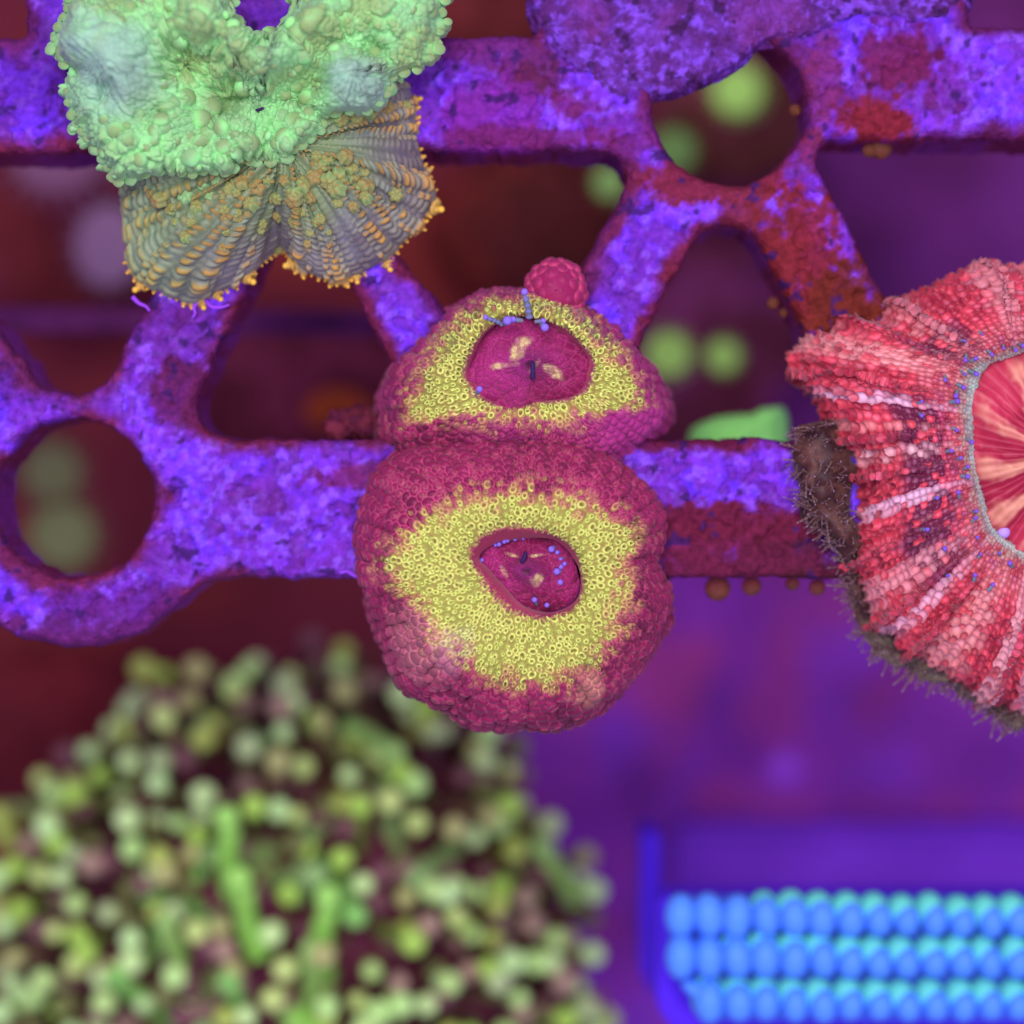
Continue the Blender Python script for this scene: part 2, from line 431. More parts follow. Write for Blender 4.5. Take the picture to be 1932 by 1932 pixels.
# ================================================================== POLYP HEADS (ring of tissue between an outline and a mouth rim)
def polyp(name, parent, Co, Ci, prof, NU, NV, ncol, jit, colfn, amp, seed, mat, lump=.12, lumpf=1.3, zmod=None, fold=None, rows=1.0, stagger=True):
    """Co, Ci: matching points of outline and inner rim (NU, 2); prof: (share of the way in, height)"""
    pr = resample(prof, 0)
    width = np.linalg.norm(Co - Ci, axis=1).mean()
    ds = np.hypot(np.diff(pr[:, 0]) * width, np.diff(pr[:, 1])); s = np.r_[0, np.cumsum(ds)]
    ss = np.linspace(0, s[-1], NV)
    f = np.interp(ss, s, pr[:, 0]); z = np.interp(ss, s, pr[:, 1])
    per = np.linalg.norm(np.roll(Co, -1, 0) - Co, axis=1).sum(); peri = np.linalg.norm(np.roll(Ci, -1, 0) - Ci, axis=1).sum()
    cw = (per * (1 - np.clip(f, 0, 1)) + peri * np.clip(f, 0, 1)) / ncol
    b = np.r_[0, np.cumsum((ss[1] - ss[0]) / cw[1:])] * rows
    G = np.zeros((NV, NU, 3))
    G[..., :2] = Co[None] * (1 - f[:, None, None]) + Ci[None] * f[:, None, None]
    G[..., 2] = z[:, None]
    if zmod is not None: G[..., 2] += zmod(G)
    N = normals(G)
    G = G + N * (lump * (fbm(G * lumpf, seed + 40, 3) - .5))[..., None]
    if fold is not None: G = G + N * fold(G, f[:, None])[..., None]
    N = normals(G)
    u = np.arange(NU) / NU
    A = np.broadcast_to(u * ncol, (NV, NU)); B = np.broadcast_to(b[:, None], (NV, NU))
    wob = fbm(G * 2.0, seed + 50, 2) - .5
    W = worley(A + .5 * wob, B + .8 * wob, ncol, jit, seed, stagger, .5)
    G_base[0] = cw
    Fv = np.broadcast_to(f[:, None], (NV, NU))
    h, col = colfn(G, Fv, np.broadcast_to(u, (NV, NU)), W, b)
    cwv = np.broadcast_to(cw[:, None], (NV, NU))
    G2 = G + N * (h * cwv * amp)[..., None]
    o = add(name, G2, grid_faces(NV, NU), col, mat, parent)
    return o, G2, N

def acan_col(seed, yout, ce, wallc, warm, extra=None):
    th_t, yr = yout
    magd, magl, seam = lin(98, 12, 54), lin(136, 20, 74), lin(206, 76, 124)
    yd, ym, yl = lin(112, 106, 40), lin(160, 162, 72), lin(230, 242, 122)
    lip = lin(196, 66, 104)
    def fn(G, f, u, W, b):
        F1, F2, r1, r2, _, _ = W
        e = F2 - F1
        x, y = G[..., 0] - ce[0], G[..., 1] - ce[1]
        th = np.arctan2(y, x); rad = np.hypot(x, y)
        n1 = fbm(G * 2.2, seed + 1, 4)
        w1 = fbm(G * 3.1, seed + 7, 2) - .5; w2 = fbm(G * 3.1, seed + 8, 2) - .5
        E1, E2, q1, q2, _, _ = worley(x * 16.4 + 50 + 1.5 * w1, y * 16.4 + 50 + 1.5 * w2, None, .8, seed + 9, True, .6)
        yo = np.interp(th, th_t, yr, period=2 * np.pi)
        sd = (yo - rad) + .14 * (n1 - .5) + .22 * (np.where(f > .2, q2, r2) - .5) - .02
        Yk = sstep(-.12, .08, sd) * (1 - sstep(.90, .965, f + .05 * (r1 - .5)))
        Yk = Yk * sstep(.0, .12, f + .3)
        # domes of the wall, open rings of the crown
        dome = np.sqrt(np.clip(1 - (F1 / .68) ** 2, 0, 1)) * .8 + sstep(0, .45, e) * .35
        dome = dome + .30 * np.cos(u * 2 * np.pi * 34 + 9 * (n1 - .5)) * (1 - sstep(.3, .5, f)) * sstep(.2, .5, f + .35 * (y > 0)) * (fbm(G * 1.3, seed + 6, 2) * 1.6 - .3)
        ee = E2 - E1
        rr = .31 + .12 * (q1 - .5)
        rim = np.exp(-((E1 - rr) / .085) ** 2)
        cup = np.clip(1 - E1 / rr, 0, 1)
        ring = (.45 * sstep(0, .5, ee) + .42 * rim * (.6 + .7 * q2) - .4 * sstep(0, 1, cup)) * .060 / np.maximum(G_base[0][:, None], .02)
        h = dome * (1 - Yk) + ring * Yk
        lipk = sstep(.93, .99, f)
        h = h * (1 - lipk * .85)
        base = mix(magd, magl, sstep(.3, .7, .5 * n1 + .5 * r2)) * 1.0
        base = mix(base, wallc, sstep(.45, .6, fbm(G * .8, seed + 5, 3)) * .6)
        sm = 1 - sstep(.02, .20, e)
        cm = mix(base, seam, sm * .8)
        cm = mix(cm, lin(216, 120, 120), np.exp(-((F1 - .2) / .07) ** 2) * .35 * (r2 > .6))
        cy = mix(mix(ym, lin(178, 140, 80), sstep(.55, .75, q1) * .35), yl, np.clip(rim * 1.1, 0, 1))
        cy = mix(cy, yd, sstep(.15, .75, cup))
        cy = mix(cy, lin(128, 96, 52), (1 - sstep(.0, .2, ee)) * .5)
        cy = mix(cy, mix(cy * np.array([.95, .6, .85]), lin(186, 96, 92), .45), (1 - sstep(.0, .16, sd)) * .8)
        col = mix(cm, cy, Yk)
        col = mix(col, mix(lip, magl, sstep(.4, .6, n1) * .5), lipk)
        if extra: col = extra(G, f, W, col, Yk)
        return h, col
    return fn

def oral_disc(parent, ce, th, R, z, seed, patches, dome, NV=130):
    NU = len(th)
    r = np.linspace(1.0, 0.0, NV) ** .9
    X = ce[0] + r[:, None] * R * np.cos(th); Y = ce[1] + r[:, None] * R * np.sin(th)
    T = np.broadcast_to(th, X.shape); rr = np.broadcast_to(r[:, None], X.shape)
    n = fbm2(X, Y, 3, seed, 4)
    F1, F2, r1, r2, _, _ = worley(X * 15 + 40 + 2 * n, Y * 15 + 40, None, .8, seed + 1, True, .5)
    G1, G2_, s1, s2, _, _ = worley(X * 5 + 40, Y * 5 + 40, None, .8, seed + 2, True, .5)
    sept = .5 + .5 * np.cos(T * 36 + 5 * n)
    k = sstep(.15, .6, rr)
    Z = z + dome * (1 - rr ** 2) + 0.03 * sstep(0, .4, G2_ - G1) * k + .022 * sstep(0, .3, F2 - F1) + .03 * sept * sstep(.12, .3, rr) * (1 - k) + .15 * (n - .5)
    Z = Z - .16 * np.exp(-(rr / .10) ** 2)
    c = mix(lin(132, 20, 78), lin(158, 36, 110), sstep(.35, .65, n))
    c = mix(c, lin(190, 62, 126), (1 - sstep(.02, .2, F2 - F1)) * .5)
    c = mix(c, lin(196, 70, 136), (1 - sstep(.02, .14, G2_ - G1)) * .25 * k)
    c = mix(c, lin(128, 26, 120), np.exp(-(rr / .35) ** 2) * .5)
    for (a, b, rx, ry, rot) in patches:
        px, py, _ = P(a, b, z)
        dx, dy = X - px + .05 * (n - .5), Y - py; cs, sn = math.cos(rot), math.sin(rot)
        d = np.hypot((dx * cs + dy * sn) / (rx * K), (-dx * sn + dy * cs) / (ry * K)) + 1.6 * (fbm2(X, Y, 9, seed + 9, 3) - .5)
        c = mix(c, lin(222, 206, 142), (1 - sstep(.4, 1.3, d)) * .72 * (1 - .6 * (r1 > .55)))
    return add('oral_disc', np.stack([X, Y, Z], -1), grid_faces(NV, NU), c, M_tissue, parent)
def slit(parent, a, b, z, L, Wd, rot, bend=0.0):
    x, y, _ = P(a, b, z)
    t = np.linspace(0, 1, 13)
    s = (t - .5) * L * K
    path = np.stack([x + np.cos(rot) * s - np.sin(rot) * bend * (s * s), y + np.sin(rot) * s + np.cos(rot) * bend * (s * s), np.full(13, z)], 1)
    rad = Wd * K * np.sqrt(np.clip(1 - (2 * t - 1) ** 4, .02, 1)) * .5
    co, f = tube(path, rad, 10)
    return add('mouth', co, f, None, M_slit, parent)

# little tentacles with a round lavender knob, shared meshes
def tentacle_mesh(name, L, r0, r1, knob, base, tip, beads=0, bend=.15, n=10):
    t = np.linspace(0, 1, 16)
    rad = r0 * (1 - t) + r1 * t
    if beads: rad = rad * (1 + .35 * np.sin(t * beads * 2 * np.pi))
    k = np.linspace(-.9, 1, 9) * np.pi / 2
    path = np.stack([bend * L * t ** 2, 0 * t, L * t], 1)
    top = path[-1]
    kp = np.stack([np.full(9, top[0]), np.zeros(9), top[2] + knob * (np.sin(k) + .9)], 1)
    path = np.r_[path, kp + np.array([0, 0, 1e-4])]
    rad = np.r_[rad, np.maximum(knob * np.cos(k), .002)]
    rad[0] *= 1.0
    co, f = tube(path, rad, n)
    tt = np.r_[t * .75, np.linspace(.8, 1, 9)]
    c = mix(base, tip, sstep(.55, .95, tt))
    if beads: c = mix(c, mix(base, tip, .5 + 0 * tt), (.5 + .5 * np.sin(tt * beads * 2.6 * np.pi)) * .6)
    return mesh_data(name, co, f, np.repeat(c, n, 0), M_soft)
T_lav = tentacle_mesh('tentacle', .10, .03, .035, .045, lin(112, 120, 140), lin(136, 108, 228))
T_grey = tentacle_mesh('tentacle_banded', .22, .03, .026, .034, lin(96, 108, 128), lin(140, 104, 220), 4)

def polar_outline(pts, ce, NU, z, smooth=.015):
    c = np.array(P(*ce, z)[:2]); th, R = radial(P2(pts, z), c, NU, smooth)
    return c, th, R, np.stack([c[0] + R * np.cos(th), c[1] + R * np.sin(th)], 1)

colony = empty('acan_coral', P(990, 960, 0), 'magenta and yellow ringed stony coral with two joined heads in the middle of the rack', 'coral')
NU = 1080
def acan_fold(G, f, sd):
    u = np.arange(NU)[None, :] / NU
    n = fbm(G * 1.1, sd + 71, 3)
    ph = np.pi * (30 * u + 3.5 * (n - .5) * np.sin(np.pi * u) ** .5)
    return .06 * (np.abs(np.cos(ph)) ** .45 - .75) * (1 - sstep(.16, .42, f)) * sstep(-.1, .05, f + .12) * (.3 + 1.1 * fbm(G * .9, sd + 73, 2))
def acan_head(outl, mouth, yel, ce, cmouth, prof, seed, wallc, zmod, extra, ncol=92, NV=270):
    c, th, Ro, Co = polar_outline(outl, ce, NU, 0.0)
    cm = np.array(P(*ce, .8)[:2]); thm, Rm = radial(P2(mouth, .8), cm, NU, .02)
    Ci = np.stack([cm[0] + Rm * np.cos(thm), cm[1] + Rm * np.sin(thm)], 1)
    cy = np.array(P(*ce, .6)[:2]); ty, Ry = radial(P2(yel, .6), cy, 720, .01)
    o, G, N = polyp('polyp_head', colony, Co, Ci, prof, NU, NV, ncol, .42, acan_col(seed, (ty, Ry), cy, wallc, 0, extra), .55, seed, M_tissue, .22, 1.5, zmod, fold=lambda G, f: acan_fold(G, f, seed))
    return o, cm, thm, Rm, G
# upper head
def zm_up(G): return -.22 * sstep(.6, -.2, G[..., 1] - P(0, 780)[1]) - .06 + .12 * (G[..., 1] - P(0, 700)[1]) * 0
prof_u = [(.16, -1.25), (.04, -.8), (.0, -.35), (.03, .08), (.14, .42), (.34, .72), (.58, .92), (.8, .96), (.93, .86), (1.0, .68), (1.02, .42), (.98, .28)]
def ex_up(G, f, W, col, Yk):
    k = np.hypot(G[..., 0] - P(1195, 800)[0], (G[..., 1] - P(1195, 830)[1]))
    k = (1 - sstep(.25, .5, k)) * (1 - Yk)
    return mix(col, lin(170, 44, 128), k * .8)
upper, cmu, thu, Rmu, Gu = acan_head(
    [(735, 705), (755, 690), (795, 655), (830, 612), (870, 577), (925, 552), (980, 552), (1030, 556), (1090, 580), (1140, 618), (1185, 655), (1228, 697), (1250, 735), (1266, 775), (1252, 812),
     (1215, 842), (1175, 876), (1100, 890), (960, 880), (820, 876), (738, 855), (722, 800), (721, 745)],
    [(886, 690), (905, 645), (955, 606), (1010, 606), (1065, 626), (1102, 658), (1116, 690), (1094, 738), (1040, 754), (965, 768), (915, 742), (890, 715)],
    [(765, 800), (770, 740), (800, 690), (835, 625), (890, 580), (960, 558), (1060, 560), (1115, 600), (1155, 650), (1200, 710), (1215, 760), (1170, 775), (1120, 785), (1060, 800), (980, 805), (890, 796), (830, 790)],
    (1000, 690), (1000, 690), prof_u, 101, lin(150, 34, 110), zm_up, ex_up, 80)
oral_disc(upper, cmu, thu[::2], Rmu[::2] * 1.05, .54, 111, [(982, 655, 13, 22, -.6), (950, 692, 30, 6, .1), (1040, 702, 24, 9, -.6), (975, 676, 14, 7, .5), (1010, 690, 16, 6, .9)], .22)
slit(upper, 1005, 699, .80, 38, 9, math.pi / 2, 0)
# lower head
def zm_lo(G): return .12 + .06 * sstep(-.5, 1.0, G[..., 1] - P(0, 1080)[1])
prof_l = [(.16, -1.3), (.04, -.85), (.0, -.4), (.03, .1), (.13, .45), (.32, .74), (.56, .9), (.8, .93), (.93, .84), (.99, .68), (1.01, .42), (.97, .25)]
def ex_lo(G, f, W, col, Yk):
    F1, F2, r1, r2 = W[:4]
    for a, b, rx, cc, st in [(800, 1210, .45, (226, 150, 150), .6), (1105, 1290, .2, (240, 170, 140), .8), (870, 1210, .3, (150, 110, 150), .4)]:
        d = np.hypot(G[..., 0] - P(a, b)[0], G[..., 1] - P(a, b)[1]) + .5 * (fbm(G * 3, 131) - .5)
        col = mix(col, lin(*cc), (1 - sstep(rx * .4, rx, d)) * st * (.35 + .65 * (1 - sstep(.03, .22, F2 - F1))))
    return col
lower, cml, thl, Rml, Gl = acan_head(
    [(738, 872), (790, 850), (860, 834), (960, 828), (1060, 836), (1140, 862), (1195, 905), (1228, 955), (1240, 1010), (1238, 1065), (1264, 1130), (1250, 1200), (1205, 1262), (1122, 1330), (1060, 1358), (1010, 1368),
     (910, 1360), (850, 1332), (762, 1282), (718, 1205), (692, 1120), (676, 1040), (690, 965), (712, 910)],
    [(896, 1052), (925, 1022), (985, 1009), (1040, 1018), (1072, 1046), (1088, 1095), (1078, 1130), (1040, 1150), (988, 1146), (945, 1118), (915, 1082)],
    [(728, 1045), (790, 985), (850, 945), (920, 928), (1010, 926), (1090, 944), (1160, 972), (1215, 1005), (1188, 1070), (1184, 1130), (1172, 1190), (1136, 1242), (1080, 1278), (990, 1292), (910, 1275), (868, 1235), (815, 1215), (790, 1150), (742, 1100)],
    (995, 1080), (995, 1080), prof_l, 201, lin(148, 26, 84), zm_lo, ex_lo, 84)
oral_disc(lower, cml, thl[::2], Rml[::2] * 1.06, .54, 211, [(1014, 1047, 20, 4, .12), (966, 1047, 13, 4, -.35), (1016, 1090, 8, 12, 0), (1008, 1098, 6, 8, .6), (952, 1078, 4, 12, .5)], .22)
slit(lower, 989, 1052, .80, 24, 9, 1.2, 3)
# feeder tentacles along the mouth rims
for (a, b, s) in [(1048, 1032, 1.15), (1056, 1040, .8), (1064, 1052, .7), (1070, 1063, .8), (1062, 1078, 1.2), (1066, 1070, .9), (1063, 1102, 1.1), (938, 1022, .85), (945, 1016, .9), (955, 1015, .8), (968, 1013, .7),
                  (985, 1012, .6), (1012, 1140, 1.0), (1035, 1146, .9), (902, 1056, .8), (930, 1026, .7)]:
    d = Vector((P(a, b)[0] - cml[0], P(a, b)[1] - cml[1], 0)).normalized()
    inst('tentacle', T_lav, P(a, b, .62), lower, aim((-d.x * .5, -d.y * .5, 1), random.random() * 6), s * .66)
for (a, b, s, dr, me) in [(948, 612, .75, (-.9, .5, .5), T_grey), (968, 607, .6, (-.5, .2, .8), T_grey), (985, 605, .7, (-.6, .1, .4), T_lav), (999, 600, 1.05, (-.1, .95, .45), T_grey), (1010, 607, .6, (.7, .1, .4), T_lav),
                          (952, 610, 1, (.1, .1, 1), T_lav), (1022, 612, .9, (.2, -.2, 1), T_lav), (900, 742, .7, (.3, .3, 1), T_lav)]:
    inst('tentacle', me, P(a, b, .92), upper, aim(dr, random.random() * 6), s)
# small bud on the far side and larger blisters on the upper head's flank
ics = lathe([(.02, -1), (.5, -.87), (.87, -.5), (1, 0), (.92, .42), (.7, .74), (.38, .94), (.02, 1.0)], 14)
def blister_mesh(name, a, b, seam, mat=None, lobes=0, amp=0):
    co, f = lathe([(.02, -1), (.5, -.87), (.87, -.5), (1, 0), (.92, .42), (.7, .74), (.38, .94), (.02, 1.0)], 14 if not lobes else 20, lobes, amp)
    t = co[:, 2]
    return mesh_data(name, co, f, mix(seam, mix(b, a, sstep(.2, 1, t)), sstep(-.1, .75, t)), mat or M_tissue)
B_mag = [blister_mesh('blister', lin(146, 26, 84), lin(168, 36, 96), lin(210, 72, 122)), blister_mesh('blister', lin(160, 36, 108), lin(176, 48, 118), lin(212, 84, 142))]
co, f = lathe([(.3, -.9), (.36, -.3), (.33, .05), (.24, .2), (.1, .27), (.01, .29)], 28)
bc = np.array(P(1048, 552, .2))
bud = add('bud', co * np.array([.85, .95, 1]) + bc, f, np.tile(lin(150, 26, 86), (len(co), 1)), M_tissue, colony)
for k in range(46):
    z = 1 - (k + .5) / 46 * 1.25; t = k * 2.39996; r = math.sqrt(max(0, 1 - z * z))
    n = Vector((r * math.cos(t), r * math.sin(t), z))
    s = .055 + .02 * random.random()
    inst('blister', B_mag[0], Vector(bc) + Vector((n.x * .28, n.y * .31, n.z * .26 - .02)), bud, aim(n, random.random() * 6), (s, s, s * .8))

# ================================================================== GREEN AND BROWN MUSHROOM CORALS
def disc_surface(pts, ce, z0, NU, NV, profile, heightfn, smooth=.006):
    c = np.array(P(*ce, z0)[:2]); th, R = radial(P2(pts, z0), c, NU, smooth)
    pr = resample(profile, 0)
    s = np.r_[0, np.cumsum(np.hypot(np.diff(pr[:, 0]) * R.mean(), np.diff(pr[:, 1])))]
    ss = np.linspace(0, s[-1], NV)
    f = np.interp(ss, s, pr[:, 0]); z = np.interp(ss, s, pr[:, 1])
    G = np.zeros((NV, NU, 3))
    G[..., 0] = c[0] + f[:, None] * R * np.cos(th); G[..., 1] = c[1] + f[:, None] * R * np.sin(th)
    G[..., 2] = z0 + z[:, None]
    FF = np.broadcast_to(f[:, None], (NV, NU)); TH = np.broadcast_to(th, (NV, NU)); SS = np.broadcast_to(ss[:, None], (NV, NU)); RR = np.broadcast_to(R, (NV, NU))
    G = heightfn(G, FF, TH)
    return G, FF, TH, RR, c

# ---- brown ribbed one below
brown = empty('mushroom_coral', P(540, 330, .1), 'brown and slate ribbed mushroom coral with amber tipped fringe below the green one', 'mushroom coral')
b_out = [(745, 138), (776, 185), (783, 250), (800, 320), (818, 365), (790, 415), (755, 455), (705, 500), (625, 524), (580, 508), (545, 480), (524, 462), (495, 488), (450, 528), (410, 548), (362, 566), (310, 552), (270, 530),
         (243, 498), (236, 420), (228, 350), (260, 270), (400, 220), (560, 190), (680, 140)]
def b_h(G, f, th):
    top = sstep(1.02, .8, f)
    G = G.copy()
    G[..., 2] += .12 * top * np.cos(th * 9 + 1.0) * f + .20 * (fbm(G * 1.2, 301, 3) - .5)
    dx = G[..., 0] - P(524, 0)[0]; dy = G[..., 1] - P(0, 470)[1]
    G[..., 2] -= .25 * np.exp(-(dx / .12) ** 2 - (np.minimum(dy, 0) / .3) ** 2 - (np.maximum(dy, 0) / .7) ** 2)
    return G
prof_b = [(.55, -.75), (.85, -.5), (.985, -.3), (1.0, -.16), (.96, -.02), (.85, .17), (.65, .34), (.4, .42), (.15, .45), (0, .45)]
G, FF, TH, RR, cb = disc_surface(b_out, (545, 285), .22, 900, 190, prof_b, b_h)
Nb = normals(G)
ncol = 46
bb = (1 - FF) * 26 + 20 + .8 * fbm(G * 3, 303, 2)
ta = TH / (2 * np.pi) * ncol + 400 + 1.3 * (fbm(G * 1.0, 307, 2) - .5)
def bars(a, sd, wid):
    F1, F2, r1, r2, ca, cb_ = worley(a, bb, ncol, .22, sd, True, .3)
    cr_ = hsh(np.floor(ca).astype(int) % ncol, 0, 3, sd + 6)
    q = sstep(wid, wid * .45, np.abs(a - ca) * (.8 + .5 * r2)) * sstep(.46, .2, np.abs(bb - cb_))
    return q * (.25 + .75 * sstep(.3, .6, cr_)) * (.35 + .65 * sstep(.15, .6, r2)), cr_
bump, crr = bars(ta, 305, .48)
bump2, _ = bars(ta + .5, 315, .24)
bump = np.maximum(bump, bump2 * .8 * sstep(.55, .75, FF))
rib = (.5 + .5 * np.cos(2 * np.pi * (ta - .5))) * (.4 + .6 * crr)
F1, F2 = 1 - bump, 1.0
n = fbm(G * 2.5, 309, 4)
slate = mix(lin(82, 78, 114), lin(106, 112, 138), sstep(.4, .6, n))
amber = mix(lin(156, 112, 50), lin(214, 156, 64), sstep(.6, 1.0, FF))
c = mix(slate, amber, bump * .95)
lk = sstep(P(470, 0)[0], P(255, 0)[0], G[..., 0] + .7 * (n - .5))
c = mix(c, mix(lin(106, 148, 112), lin(156, 164, 90), bump), lk * .7)
inn = sstep(.80, .35, FF + .3 * (n - .5))
c = mix(c, mix(lin(120, 158, 100), lin(156, 126, 60), bump), inn * .72)
c = mix(c, lin(132, 122, 62), .24 + 0 * bump)
c = mix(c, lin(126, 168, 150), sstep(.1, .4, bump) * (1 - sstep(.4, .8, bump)) * .35)
G = G + Nb * (.065 * bump + .05 * rib * sstep(1.0, .9, FF))[..., None]
bdisc = add('disc', G, grid_faces(*G.shape[:2]), c, M_tissue, brown)
# star shaped tubercles along the ribs
def wart_mesh(name, crown, side, lobes, mat=M_green):
    co, f = lathe([(1.05, -.6), (1.0, .0), (.98, .35), (.82, .62), (.5, .66), (.25, .6), (.02, .55)], 30, lobes, .16)
    t = co[:, 2]; r = np.hypot(co[:, 0], co[:, 1])
    th = np.arctan2(co[:, 1], co[:, 0])
    cc = mix(side, crown, sstep(.45, .62, t) * (.5 + .28 * np.cos(lobes * th)))
    return mesh_data(name, co, f, cc, mat)
WARTS = [wart_mesh('tubercle', lin(142, 104, 54), lin(146, 172, 104), 6), wart_mesh('tubercle', lin(152, 104, 54), lin(146, 150, 92), 5), wart_mesh('tubercle', lin(128, 150, 96), lin(146, 205, 136), 6)]
def nearest(G, N, x, y, frac=.5):
    """surface point straight under the place (x, y), upper side"""
    d = (G[..., 0] - x) ** 2 + (G[..., 1] - y) ** 2 - .02 * (N[..., 2] > 0)
    i = np.unravel_index(np.argmin(d), d.shape)
    return Vector(G[i]), Vector(N[i])
Nb2 = normals(G)
if Nb2[len(Nb2) // 2 + 40, 0, 2] < 0: Nb2 = -Nb2
wl = [(385, 350), (400, 372), (350, 372), (372, 392), (362, 420), (352, 448), (345, 475), (320, 395), (330, 420), (515, 372), (505, 345), (475, 390), (470, 410), (440, 360), (575, 352), (560, 375), (590, 335), (640, 330), (665, 318), (620, 305),
      (690, 350), (605, 415), (560, 400), (585, 440), (640, 385), (430, 440), (425, 470), (520, 405), (745, 365), (730, 200), (700, 212), (672, 222), (645, 228), (765, 195), (300, 380), (285, 365), (655, 300), (600, 300), (540, 345), (410, 340), (460, 350)]
for k in range(46):
    a_, r_ = random.choice([random.uniform(200, 262), random.uniform(272, 300), random.uniform(318, 350)]), random.uniform(60, 165)
    wl.append((545 + r_ * math.cos(math.radians(a_)), 300 - r_ * math.sin(math.radians(a_)) * 1.0))
for a, b in wl:
    x, y, _ = P(a, b, .5)
    p, nn = nearest(G, Nb2, x, y)
    s = random.uniform(.042, .078) * (1.1 if b < 400 else .75)
    nn = (nn + Vector((0, 0, .6))).normalized()
    inst('tubercle', WARTS[0 if a > 420 or b > 380 else 2] if random.random() < .6 else WARTS[1], p, bdisc, aim(nn, random.random() * 6), (s, s, s * random.uniform(1.0, 1.5)))
# amber fringe tips round the free edge
tips = [tentacle_mesh('fringe_tip', .035, .035, .026, .016, lin(190, 150, 90), lin(246, 182, 66), 0, .1, 8), tentacle_mesh('fringe_tip', .06, .05, .036, .022, lin(200, 160, 90), lin(252, 194, 70), 2, .1, 8)]
i1 = int(np.argmax(FF[:, 0])); edge = G[i1]
per = np.linalg.norm(np.roll(edge, -1, 0) - edge, axis=1); acc = 0
for k in range(len(edge)):
    acc += per[k]
    p = edge[k]
    if p[1] > P(0, 185)[1] or (p[0] < P(238, 0)[0]) or (p[1] > P(0, 480)[1] and p[0] < P(300, 0)[0]): continue
    if acc > .062:
        acc = -random.uniform(0, .03)
        d = Vector((p[0] - cb[0], p[1] - cb[1], 0)).normalized()
        t = Vector((edge[(k + 4) % len(edge)] - edge[k - 4])); t.z = 0
        if t.length > 1e-6:
            o2 = Vector((t.y, -t.x, 0)).normalized()
            d = o2 if o2.dot(d) > 0 else -o2
        big = random.random() < .13
        inst('fringe_tip', tips[1 if big else 0], Vector(p) - d * .02, bdisc, aim((d.x, d.y, random.uniform(.0, .5)), random.random() * 6), random.uniform(.75, 1.25) * (1.35 if big else 1))

# ---- green blistered one above
green = empty('mushroom_coral', P(485, 200, .1), 'mint green blistered mushroom coral with folded lobes at the upper left', 'mushroom coral')
g_out = [(100, 92), (112, 50), (135, 10), (150, -60), (240, -150), (340, -160), (400, -70), (420, 10), (446, 42), (480, 70), (512, 82), (540, 70), (560, 45), (572, 15), (590, -60), (680, -160), (790, -140), (832, -50), (836, 10), (830, 60),
         (805, 112), (770, 130), (745, 148), (720, 190), (690, 208), (620, 216), (604, 236), (590, 262), (540, 288), (470, 296), (420, 320), (370, 330), (300, 325), (240, 340), (205, 322), (185, 290), (158, 258), (130, 205), (128, 165), (145, 140), (112, 112)]
mounds = [(240, 150, .46, .75), (664, 165, .33, .62), (190, 60, .45, .45), (740, 40, .5, .40), (255, 285, .42, .36), (390, 305, .35, .22), (500, 135, .20, .55), (455, 105, .20, .55), (410, 60, .24, .55), (545, 120, .18, .5), (590, 60, .25, .55), (330, 225, .25, .3), (450, 270, .25, .2), (215, 190, .14, -.35), (345, 120, .2, -.4), (600, 165, .14, -.2), (430, 185, .18, -.3), (565, 195, .14, -.1), (300, 225, .16, -.25), (705, 105, .16, -.3), (330, 40, .15, -.25), (150, 235, .16, -.2), (330, 60, .40, .42), (570, 262, .25, .15), (165, 100, .2, .25), (380, 20, .3, .3), (640, 20, .25, .3)]
def g_h(G, f, th):
    G = G.copy(); x, y = G[..., 0], G[..., 1]
    k = sstep(1.01, .9, f)
    for a, b, r, h in mounds:
        px, py, _ = P(a, b, .6)
        d2 = ((x - px) ** 2 + (y - py) ** 2) / (r * r)
        G[..., 2] += h * np.exp(-d2 * 1.3) * (.25 + .75 * k)
    G[..., 2] += .30 * (fbm(G * 1.5, 401, 4) - .5)
    return G
prof_g = [(.6, -.55), (.88, -.36), (.985, -.2), (1.0, -.06), (.97, .06), (.88, .14), (.7, .17), (.4, .16), (.15, .12), (0, .10)]
G, FF, TH, RR, cg = disc_surface(g_out, (485, 205), .66, 900, 250, prof_g, g_h)
N = normals(G)
x, y = G[..., 0], G[..., 1]
n = fbm(G * 2.2, 403, 4)
n_ = fbm(G * 1.7, 405, 3)
Wa = worley(x * 6.2 + 60 + 2.2 * n, y * 6.2 + 60 + 2.2 * n_, None, .95, 407, True, .8)
Wb = worley(x * 17 + 60 + 4 * n_, y * 17 + 60 + 4 * n, None, .95, 409, True, .7)
ea, eb = Wa[1] - Wa[0], Wb[1] - Wb[0]
on = np.clip((Wa[3] > .35) * 1.0, 0, 1)
da = sstep(0, .5, ea) * on
db = sstep(0, .45, eb)
flat = sstep(.45, .1, np.hypot(x - P(490, 0)[0], (y - P(0, 235)[1]) * 1.3))      # smoother centre of the disc
h = .07 * da * (1 - .4 * flat) + .026 * db
# fine pleats on the pale lobes
pale = np.zeros_like(x)
for a, b, r in [(235, 150, .55), (672, 165, .36), (165, 75, .35)]:
    px, py, _ = P(a, b, .9)
    d = np.hypot(x - px, y - py); t = np.arctan2(y - py - .12, x - px + .2 * (a < 400)) + 1.2 * (n_ - .5)
    k = sstep(r, r * .35, d + .25 * (n - .5))
    pale = np.maximum(pale, k)
    h = h * (1 - .55 * k) + k * (.010 * np.cos(t * 24 + 14 * n))
mint, olive, glow, blu = lin(138, 190, 130), lin(144, 172, 108), lin(160, 238, 152), lin(148, 186, 168)
c = mix(mint, olive, sstep(.4, .6, n))
c = mix(c, olive, da * .55)
c = mix(c, glow, (1 - sstep(.03, .28, ea)) * .55 * on)
c = mix(c, lin(146, 234, 146), (1 - sstep(.03, .25, eb)) * .35)
c = mix(c, blu, pale * .8)
c = mix(c, lin(142, 194, 138), flat * .5)
